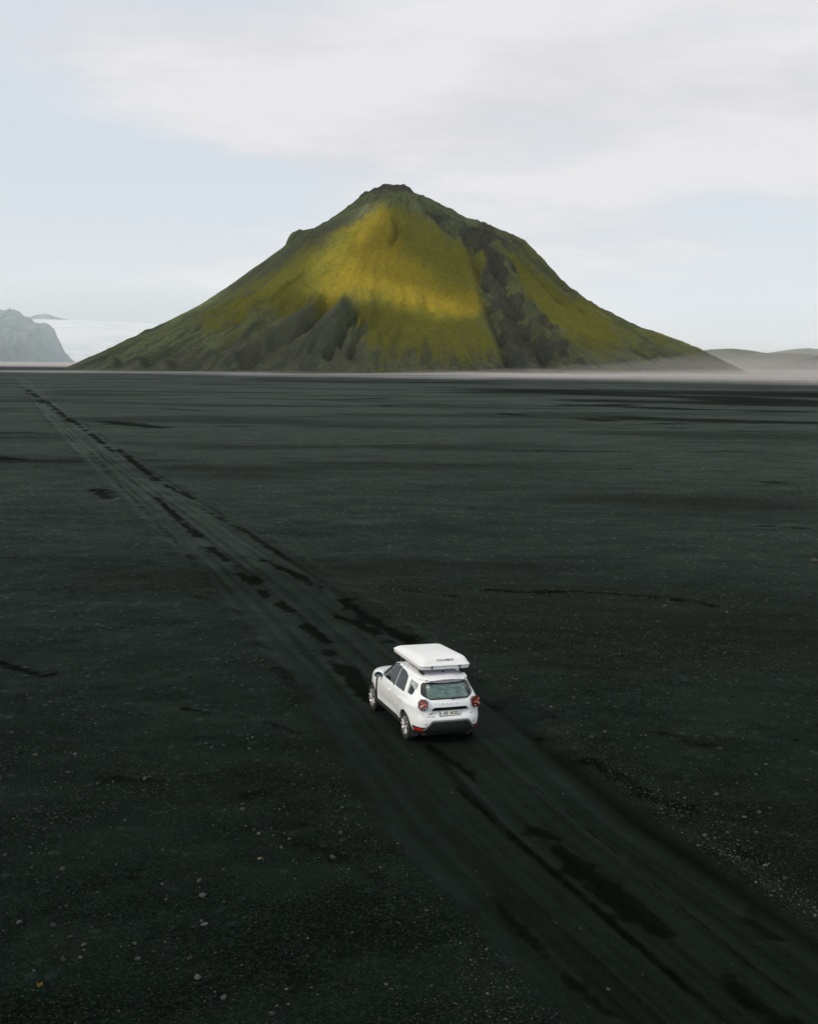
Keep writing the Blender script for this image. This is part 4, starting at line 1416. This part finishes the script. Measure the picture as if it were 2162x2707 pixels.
# roof rails on feet, cross bars, aerial
for sgn in (-1, 1):
    pts = []
    for k in range(11):
        y = -0.16 + 1.62 * k / 10
        zz_ = 1.668 - 0.045 * (abs(k - 5) / 5) ** 6 - (0.02 if k == 10 else 0)
        pts.append((sgn * (0.515 - 0.02 * (k / 10)), y, zz_))
    pts = [(sgn * .52, -.235, 1.600)] + pts + [(sgn * .48, 1.52, 1.575)]
    rail = part('roof_rail', tube(pts, [.014] + [.022] * 11 + [.014], 8), M_GLOSSBLK, ang=60)
    part('rail_foot', bevel_box(0.045, 0.26, 0.085, 0.018, (sgn * .515, -.10, 1.632)), M_PLASTIC, rail)
    part('rail_foot', bevel_box(0.045, 0.20, 0.095, 0.018, (sgn * .495, 1.40, 1.610)), M_PLASTIC, rail)
for y in (0.25, 1.10):
    part('cross_bar', bevel_box(1.22, 0.075, 0.032, 0.012, (0, y, 1.715)), M_DARKMETAL)
part('antenna', tube([(0.04, -.12, 1.615), (0.04, -.125, 1.66), (0.055, -.19, 1.80)], [.024, .010, .004], 8), M_PLASTIC, ang=50)

# wheels
def lathe(profile, n=40):
    """profile (x, r) spun about the x axis"""
    bm = bmesh.new()
    rings = []
    for k in range(n):
        a = 2 * math.pi * k / n
        rings.append([bm.verts.new((x, r * math.cos(a), r * math.sin(a))) for x, r in profile])
    for k in range(n):
        r0, r1 = rings[k], rings[(k + 1) % n]
        for i in range(len(profile) - 1):
            bm.faces.new((r0[i], r0[i + 1], r1[i + 1], r1[i]))
    bmesh.ops.recalc_face_normals(bm, faces=bm.faces)
    me_ = bpy.data.meshes.new('l')
    bm.to_mesh(me_)
    bm.free()
    return me_


tyre_me = finish(lathe([(.105, .225), (.112, .25), (.116, .29), (.104, .328), (.085, .341), (.05, .344), (.046, .336), (.040, .336), (.036, .345), (-.036, .345), (-.040, .336), (-.046, .336), (-.05, .344), (-.085, .341), (-.104, .328), (-.116, .29), (-.112, .25), (-.105, .225), (.105, .225)], 48), M_TYRE, 25)
rim_ms = [lathe([(.100, .228), (.106, .218), (.090, .205), (.02, .195), (-.10, .20), (-.10, .228)], 40)]
for k in range(5):
    for dl in (-0.17, 0.17):
        a = 2 * math.pi * k / 5 + dl
        a2 = 2 * math.pi * k / 5 + dl * 1.45
        p0 = Vector((.088, .055 * math.cos(a), .055 * math.sin(a)))
        p1 = Vector((.098, .215 * math.cos(a2), .215 * math.sin(a2)))
        rim_ms.append(tube([p0, (p0 + p1) / 2 + Vector((.006, 0, 0)), p1], [.030, .027, .034], 6))
rim_ms.append(lathe([(.10, .0), (.10, .04), (.092, .062), (.06, .066)], 24))
rim_me = finish(join_meshes(rim_ms), M_ALLOY, 35)
hub_me = finish(lathe([(-.02, .0), (-.02, .15), (-.04, .155), (-.05, .15), (-.05, .0)], 28), M_DARKMETAL)
cap_me = finish(lathe([(.102, .0), (.104, .022), (.100, .028)], 16), M_GLOSSBLK)
for wy in (0.0, 2.673):
    for sgn in (-1, 1):
        wh = mesh_obj('wheel', hub_me, None, CAR)
        wh.location = (sgn * 0.775, wy, 0.345)
        wh.rotation_euler = (random.uniform(0, 1.2), 0, 0 if sgn > 0 else math.pi)
        for nm, me_ in (('tyre', tyre_me), ('rim', rim_me), ('hub_cap', cap_me)):
            mesh_obj(nm, me_, None, wh)
        # dark liner of the wheel well
        bm = bmesh.new()
        seg = [(math.cos(a), math.sin(a)) for a in np.linspace(-0.35, math.pi + 0.35, 20)]
        xo, xi = sgn * 0.80, sgn * 0.52
        v0 = [bm.verts.new((xo, wy + c_ * .391, .345 + s_ * .391)) for c_, s_ in seg]
        v1 = [bm.verts.new((xi, wy + c_ * .391, .345 + s_ * .391)) for c_, s_ in seg]
        for i in range(len(seg) - 1):
            bm.faces.new((v0[i], v0[i + 1], v1[i + 1], v1[i]))
        bm.faces.new(v1)
        lm = bpy.data.meshes.new('w')
        bm.to_mesh(lm)
        bm.free()
        part('wheel_well', lm, M_PLASTIC)
    part('axle', tube([(-.76, wy, .33), (.76, wy, .33)], .035, 8), M_DARKMETAL)
    # mud flaps behind the rear wheels
    if wy == 0.0:
        for sgn in (-1, 1):
            part('mud_flap', bevel_box(.20, .012, .17, .004, (sgn * .76, -.43, .27)), M_PLASTIC)
part('exhaust', tube([(.45, .2, .27), (.45, -.55, .27), (.47, -.72, .25)], .028, 10), M_DARKMETAL)
part('underbody', bevel_box(1.30, 3.9, 0.12, .03, (0, 1.3, .30)), M_PLASTIC)

# interior: dashboard, wheel, seats, sunshade behind the rear glass, boot load
part('dashboard', bevel_box(1.42, .42, .34, .09, (0, 2.02, .92), 3), M_INTERIOR)
sw = []
for k in range(20):
    a = 2 * math.pi * k / 20
    sw.append((-.37 + .18 * math.cos(a), 1.72 - .07 * math.sin(a), 1.03 + .165 * math.sin(a)))
swm = join_meshes([tube(sw + sw[:2], .016, 6, False), tube([(-.52, 1.73, 1.02), (-.22, 1.73, 1.02)], .022, 6), bevel_box(.12, .06, .10, .02, (-.37, 1.74, 1.01))])
part('steering_wheel', swm, M_GREYTRIM)
for sx in (-.37, .37):
    seat = part('seat', bevel_box(.50, .52, .18, .06, (sx, 1.10, .66), 3), M_INTERIOR)
    part('seat_back', bevel_box(.48, .16, .62, .07, (sx, .82, .98), 3, Matrix.Rotation(0.0, 3, 'X')), M_INTERIOR, seat)
    part('headrest', bevel_box(.27, .11, .19, .05, (sx, .78, 1.37), 3), M_INTERIOR, seat)
seat = part('rear_seat', bevel_box(1.25, .50, .18, .06, (0, .25, .68), 3), M_INTERIOR)
part('seat_back', bevel_box(1.25, .15, .58, .06, (0, -.02, .98), 3), M_INTERIOR, seat)
bm = bmesh.new()
nx_, nz_ = 28, 12
gv = []
for j in range(nz_):
    row = []
    for i in range(nx_):
        x = -.53 + 1.06 * i / (nx_ - 1)
        z = 1.10 + .33 * j / (nz_ - 1)
        loc, nrm = rear_hit(x * 0.98, z)
        y = loc.y + 0.038 + 0.02 * float(vnoise(np.array([x * 6.0]), np.array([z * 9.0]), 5)[0]) + .012 * math.sin(x * 23 + z * 11)
        row.append(bm.verts.new((x, y, z)))
    gv.append(row)
for j in range(nz_ - 1):
    for i in range(nx_ - 1):
        bm.faces.new((gv[j][i], gv[j][i + 1], gv[j + 1][i + 1], gv[j + 1][i]))
ret = bmesh.ops.solidify(bm, geom=bm.faces[:], thickness=0.006)
sm = bpy.data.meshes.new('ss')
bm.to_mesh(sm)
bm.free()
part('sunshade', sm, M_SHADE, ang=60, label='crinkled silver-green sunshade behind the rear window')
part('curtain', bevel_box(.012, .36, .36, .004, (-.70, -.12, 1.26)), M_SHADE)
part('boot_floor', bevel_box(1.35, .55, .30, .05, (0, -.38, .78)), M_INTERIOR)

# ------------------------------------------------------------------ roof tent in its closed hard shell
TENT = bpy.data.objects.new('roof_tent', None)
COL.objects.link(TENT)
TENT.matrix_world = Matrix.LocRotScale(Vector(CAR.location), CAR.rotation_euler, None) @ Matrix.Translation((0, 0.66, 1.79))
tag(TENT, 'closed white hard-shell tent box strapped on the roof of the car', 'roof tent')


def rrect(hx, hy, r, n=6, oy=0.0):
    out = []
    for (cx_, cy_, a0) in ((hx - r, hy - r, 0), (-hx + r, hy - r, 90), (-hx + r, -hy + r, 180), (hx - r, -hy + r, 270)):
        for k in range(n + 1):
            a = R(a0 + 90 * k / n)
            out.append((cx_ + r * math.cos(a), cy_ + r * math.sin(a) + oy))
    return out


def loft(levels):
    bm = bmesh.new()
    rings = [[bm.verts.new((x, y, z)) for x, y in ring] for ring, z in levels]
    n = len(rings[0])
    for r0, r1 in zip(rings, rings[1:]):
        for i in range(n):
            bm.faces.new((r0[i], r0[(i + 1) % n], r1[(i + 1) % n], r1[i]))
    bm.faces.new(rings[0][::-1])
    bm.faces.new(rings[-1])
    bmesh.ops.recalc_face_normals(bm, faces=bm.faces)
    me_ = bpy.data.meshes.new('lf')
    bm.to_mesh(me_)
    bm.free()
    return me_


TX, TY = 0.65, 1.06
def tring(ix, iyr, iyf, r):
    """outline inset by ix at the sides, iyr at the back, iyf at the front"""
    hy = TY - (iyr + iyf) / 2
    return rrect(TX - ix, hy, r, oy=(iyr - iyf) / 2)


tpart = lambda *a, **k: part(*a, warp=False, **k)
tpart('base_tray', loft([(tring(.06, .06, .06, .10), 0.0), (tring(.015, .015, .015, .12), 0.010), (tring(0, 0, 0, .12), 0.03), (tring(-.004, -.004, -.004, .12), 0.078), (tring(.02, .02, .02, .11), 0.081)]), M_TENT, TENT, ang=30)
tpart('seam', loft([(tring(.012, .012, .012, .11), 0.079), (tring(.012, .012, .012, .11), 0.092)]), M_GREYTRIM, TENT)
lid = tpart('lid', loft([(tring(.02, .02, .02, .11), 0.088), (tring(-.008, -.008, -.008, .12), 0.090), (tring(-.010, -.010, -.010, .12), 0.108), (tring(.004, .006, .006, .12), 0.118),
                         (tring(.012, .03, .02, .13), 0.136), (tring(.030, .085, .05, .14), 0.185), (tring(.058, .150, .09, .14), 0.236), (tring(.085, .205, .13, .14), 0.262), (tring(.125, .27, .20, .13), 0.276), (tring(.20, .38, .34, .12), 0.284)]), M_TENT, TENT, ang=40)
for v in lid.data.vertices:                    # the lid falls away towards the front
    if v.co.z > 0.119:
        q = min(1, max(0, (v.co.y + TY - 0.22) / (2 * TY - 0.22)))
        v.co.z = 0.119 + (v.co.z - 0.119) * (1 - 0.60 * q)
for sx in (-.36, .36):
    lt = tpart('latch', bevel_box(.042, .022, .075, .006, (sx, -TY - .016, .072)), M_DARKMETAL, TENT)
    tpart('latch_tongue', bevel_box(.026, .014, .03, .004, (sx, -TY - .030, .098)), M_GREYTRIM, lt)
tx = tpart('lettering', text_mesh('COLUMBUS', 0.085, 0.43, 0.0012, space=1.05, bold=0.002), M_INK, TENT, label='dark grey word COLUMBUS on the back of the tent lid')
slope = math.atan2(0.051, 0.065)
tx.location = (0.02, -TY + .112, 0.2125)
tx.rotation_euler = (slope, 0, 0)
for y in (0.25 - .66, 1.10 - .66):
    for sx in (-.45, .45):
        tpart('mount_clamp', bevel_box(.05, .06, .045, .01, (sx, y, .012)), M_DARKMETAL, TENT)

# ------------------------------------------------------------------ stones and gravel on the plain
def stone_mat(name, a, b_):
    m_, t_ = mat(name)
    tc_ = t_.n('ShaderNodeTexCoord')
    oi = t_.n('ShaderNodeObjectInfo')
    f_ = t_.noise(tc_.outputs['Object'], 14.0, 5, 0.65)
    f_ = t_.math('ADD', t_.math('MULTIPLY', f_, 0.6), t_.math('MULTIPLY', oi.outputs['Random'], 0.5))
    bs = t_.n('ShaderNodeBsdfPrincipled')
    t_.l(t_.mix(t_.ramp(f_, 0.25, 0.85), a, b_), bs.inputs['Base Color'])
    bs.inputs['Roughness'].default_value = 0.85
    bs.inputs['Specular IOR Level'].default_value = 0.2
    t_.l(t_.bump(t_.noise(tc_.outputs['Object'], 30.0, 4, 0.6), 0.5, 0.01), bs.inputs['Normal'])
    oo = t_.n('ShaderNodeOutputMaterial')
    t_.l(bs.outputs[0], oo.inputs[0])
    return m_


M_STONE = stone_mat('dark_basalt', (0.010, 0.013, 0.012), (0.040, 0.045, 0.042))
M_PALE = stone_mat('pale_stone', (0.030, 0.035, 0.032), (0.058, 0.063, 0.059))
M_TAN = stone_mat('tan_stone', (0.11, 0.085, 0.05), (0.16, 0.13, 0.08))


def stone_mesh(seed, sub=2):
    bm = bmesh.new()
    bmesh.ops.create_icosphere(bm, subdivisions=sub, radius=1.0)
    r_ = random.Random(seed)
    cuts = [(Vector((r_.gauss(0, 1), r_.gauss(0, 1), r_.gauss(0, 1))).normalized(), r_.uniform(0.55, 0.9)) for _ in range(7)]
    for v in bm.verts:
        for n_, d_ in cuts:
            k = v.co.dot(n_) - d_
            if k > 0:
                v.co -= n_ * k * 0.9
        v.co *= r_.uniform(0.93, 1.05)
    sx, sy, sz = r_.uniform(0.8, 1.25), r_.uniform(0.7, 1.0), r_.uniform(0.45, 0.75)
    bmesh.ops.scale(bm, vec=(sx, sy, sz), verts=bm.verts)
    me_ = bpy.data.meshes.new('stone')
    bm.to_mesh(me_)
    bm.free()
    return me_


def gz(x, y):
    return float(ground_z(np.array([x]), np.array([y]))[0])


def track_u(x, y):
    return (x - float(track_x(np.array([y]))[0])) * 0.945


STONES = []
for k in range(8):
    for m_ in (M_STONE, M_PALE):
        me_ = stone_mesh(500 + k)
        me_.materials.append(m_)
        for p in me_.polygons:
            p.use_smooth = False
        STONES.append(me_)


def put_stone(x, y, s, pale, name='stone', label=None, group=None, sink=0.25):
    me_ = STONES[random.randrange(8) * 2 + (1 if pale else 0)]
    o_ = bpy.data.objects.new(name, me_)
    COL.objects.link(o_)
    o_.location = (x, y, gz(x, y) + s * (0.55 - sink))
    o_.scale = (s, s, s)
    o_.rotation_euler = (random.uniform(-.2, .2), random.uniform(-.2, .2), random.uniform(0, 6.28))
    return tag(o_, label, 'stone', group)


# stones that single themselves out
put_stone(-3.50, 19.86, 0.075, True, label='largest pale grey stone among the gravel at lower left')
put_stone(-3.37, 18.95, 0.036, True, label='pale stone lying just nearer than the largest pale stone')
put_stone(-4.30, 20.35, 0.034, True, label='round pale stone left of the largest pale stone')
s_ = put_stone(-2.72, 21.45, 0.042, True, label='tan-coloured stone among the grey gravel at lower left')
s_.data = s_.data.copy()
s_.data.materials.clear()
s_.data.materials.append(M_TAN)
put_stone(3.02, 16.95, 0.040, True, label='pale flat stone at the left edge of the track near the bottom')
put_stone(19.2, 56.5, 0.20, False, label='dark boulder alone on the plain at the right')
put_stone(-5.35, 18.3, 0.062, False, label='rounded dark stone with a pale top near the left edge')

G_L = 'loose stones left of the track'
G_R = 'loose stones right of the track'
nl = nr = 0
while nl < 120:
    y = 15.5 + 17 * random.random() ** 1.3
    x = random.uniform(-0.36, 0.12) * y
    if track_u(x, y) > -3.0 or float(fbm(np.array([x * 0.25]), np.array([y * 0.25]), 601, 3)[0]) + random.uniform(-.35, .35) < 0.0:
        continue
    pl_ = random.random() < 0.40
    put_stone(x, y, random.choice((0.018, 0.022, 0.022, 0.026, 0.03, 0.036, 0.046, 0.06)), pl_, label='small %s stone lying loose on the black gravel left of the track' % ('pale grey' if pl_ else 'dark'), group=('pale ' if pl_ else 'dark ') + G_L)
    nl += 1
while nr < 110:
    y = 17 + 32 * random.random() ** 1.1
    x = random.uniform(-0.1, 0.36) * y
    u = track_u(x, y)
    if u < 2.9 or random.random() > (1.0 if u < 5 else 0.35):
        continue
    pl_ = random.random() < 0.38
    put_stone(x, y, random.choice((0.020, 0.024, 0.03, 0.036, 0.045, 0.055)) * (1 + 0.012 * (y - 17)), pl_, label='small %s stone lying loose on the black gravel right of the track' % ('pale grey' if pl_ else 'dark'), group=('pale ' if pl_ else 'dark ') + G_R)
    nr += 1

# fine gravel: too much to count, one mesh
oct_v = np.array([(1, 0, 0), (-1, 0, 0), (0, 1, 0), (0, -1, 0), (0, 0, 1), (0, 0, -1)], float)
oct_f = np.array([(0, 2, 4), (2, 1, 4), (1, 3, 4), (3, 0, 4), (2, 0, 5), (1, 2, 5), (3, 1, 5), (0, 3, 5)])
protos = []
for k in range(10):
    if k < 4:
        pm = stone_mesh(700 + k, 1)
        protos.append((np.array([v.co[:] for v in pm.vertices]), np.array([tuple(p.vertices) for p in pm.polygons])))
    else:
        protos.append((oct_v * np.array([1, RNG.uniform(.6, 1), RNG.uniform(.4, .8)]) + RNG.uniform(-.25, .25, (6, 3)), oct_f))
N = 210000
gy = 14.5 + 80 * RNG.random(N) ** 2.0
gx = RNG.uniform(-0.37, 0.37, N) * gy
gu = (gx - track_x(gy)) * 0.945
clump = fbm(gx * 0.22, gy * 0.16, 611, 4) + 0.45 * fbm(gx * 0.9, gy * 0.9, 621, 3)
prob = 0.12 + 0.95 * sstep(-0.10, 0.40, clump)
berm = np.exp(-((gu - 3.2) / 0.50) ** 2) + 0.5 * np.exp(-((gu + 3.2) / 0.5) ** 2)
prob = np.where(np.abs(gu) < 2.6, 0.015, prob + 0.9 * berm)
keep = RNG.random(N) < prob * 0.62
gx, gy = gx[keep], gy[keep]
N = len(gx)
gs = (0.005 + 0.010 * RNG.random(N) + 0.022 * RNG.random(N) ** 6) * (0.85 + gy * 0.010)
gzv = ground_z(gx, gy) + gs * 0.2
cos, fcs, shade = [], [], []
off = 0
which = np.where(gs > 0.017, RNG.integers(0, 4, N), RNG.integers(4, 10, N))
for k in range(10):
    idx = np.where(which == k)[0]
    pv, pf = protos[k]
    a = RNG.uniform(0, 2 * np.pi, len(idx))
    ca, sa = np.cos(a), np.sin(a)
    X = (pv[None, :, 0] * ca[:, None] - pv[None, :, 1] * sa[:, None]) * gs[idx][:, None] + gx[idx][:, None]
    Y = (pv[None, :, 0] * sa[:, None] + pv[None, :, 1] * ca[:, None]) * gs[idx][:, None] + gy[idx][:, None]
    Z = pv[None, :, 2] * gs[idx][:, None] + gzv[idx][:, None]
    cos.append(np.stack([X, Y, Z], -1).reshape(-1, 3))
    f_ = pf[None] + (np.arange(len(idx)) * len(pv))[:, None, None] + off
    fcs.append(f_.reshape(-1, 3))
    shade.append(np.repeat(RNG.random(len(idx)), len(pv)))
    off += len(idx) * len(pv)
print('gravel pieces', N, 'triangles', sum(len(f) for f in fcs))
me = fast_mesh('gravel', np.concatenate(cos), np.concatenate(fcs))
vattr(me, 'shade', np.concatenate(shade))
m, t = mat('gravel')
sh = t.attr('shade')
c = t.mix(t.ramp(sh, 0.0, 0.75), (0.006, 0.0085, 0.0075), (0.022, 0.026, 0.024))
c = t.mix(t.ramp(sh, 0.80, 0.98), c, (0.062, 0.068, 0.064))
b = t.n('ShaderNodeBsdfPrincipled')
t.l(c, b.inputs['Base Color'])
b.inputs['Roughness'].default_value = 0.85
b.inputs['Specular IOR Level'].default_value = 0.2
o = t.n('ShaderNodeOutputMaterial')
t.l(b.outputs[0], o.inputs[0])
tag(mesh_obj('gravel', me, m), 'fine grey gravel scattered over the black sand', 'gravel', kind='stuff')

# a single tuft of yellow moss near the lower left corner
bm = bmesh.new()
r_ = random.Random(5)
for k in range(90):
    a, l_ = r_.uniform(0, 6.28), r_.uniform(0.02, 0.05)
    p = Vector((r_.gauss(0, .018), r_.gauss(0, .018), 0))
    d = Vector((math.cos(a) * .6, math.sin(a) * .6, 1)).normalized() * l_
    s = Vector((-math.sin(a), math.cos(a), 0)) * 0.005
    bm.faces.new([bm.verts.new(p - s), bm.verts.new(p + s), bm.verts.new(p + d * .7 + s * .8), bm.verts.new(p + d)])
tm = bpy.data.meshes.new('moss_tuft')
bm.to_mesh(tm)
bm.free()
tuft = mesh_obj('moss_tuft', tm, pbr('yellow_moss', (0.22, 0.18, 0.03), 0.9, spec=0.1, vary=0.5, vscale=40))
tuft.location = (-5.39, 16.84, gz(-5.39, 16.84))
tag(tuft, 'tiny yellow tuft of moss near the lower left corner', 'moss')
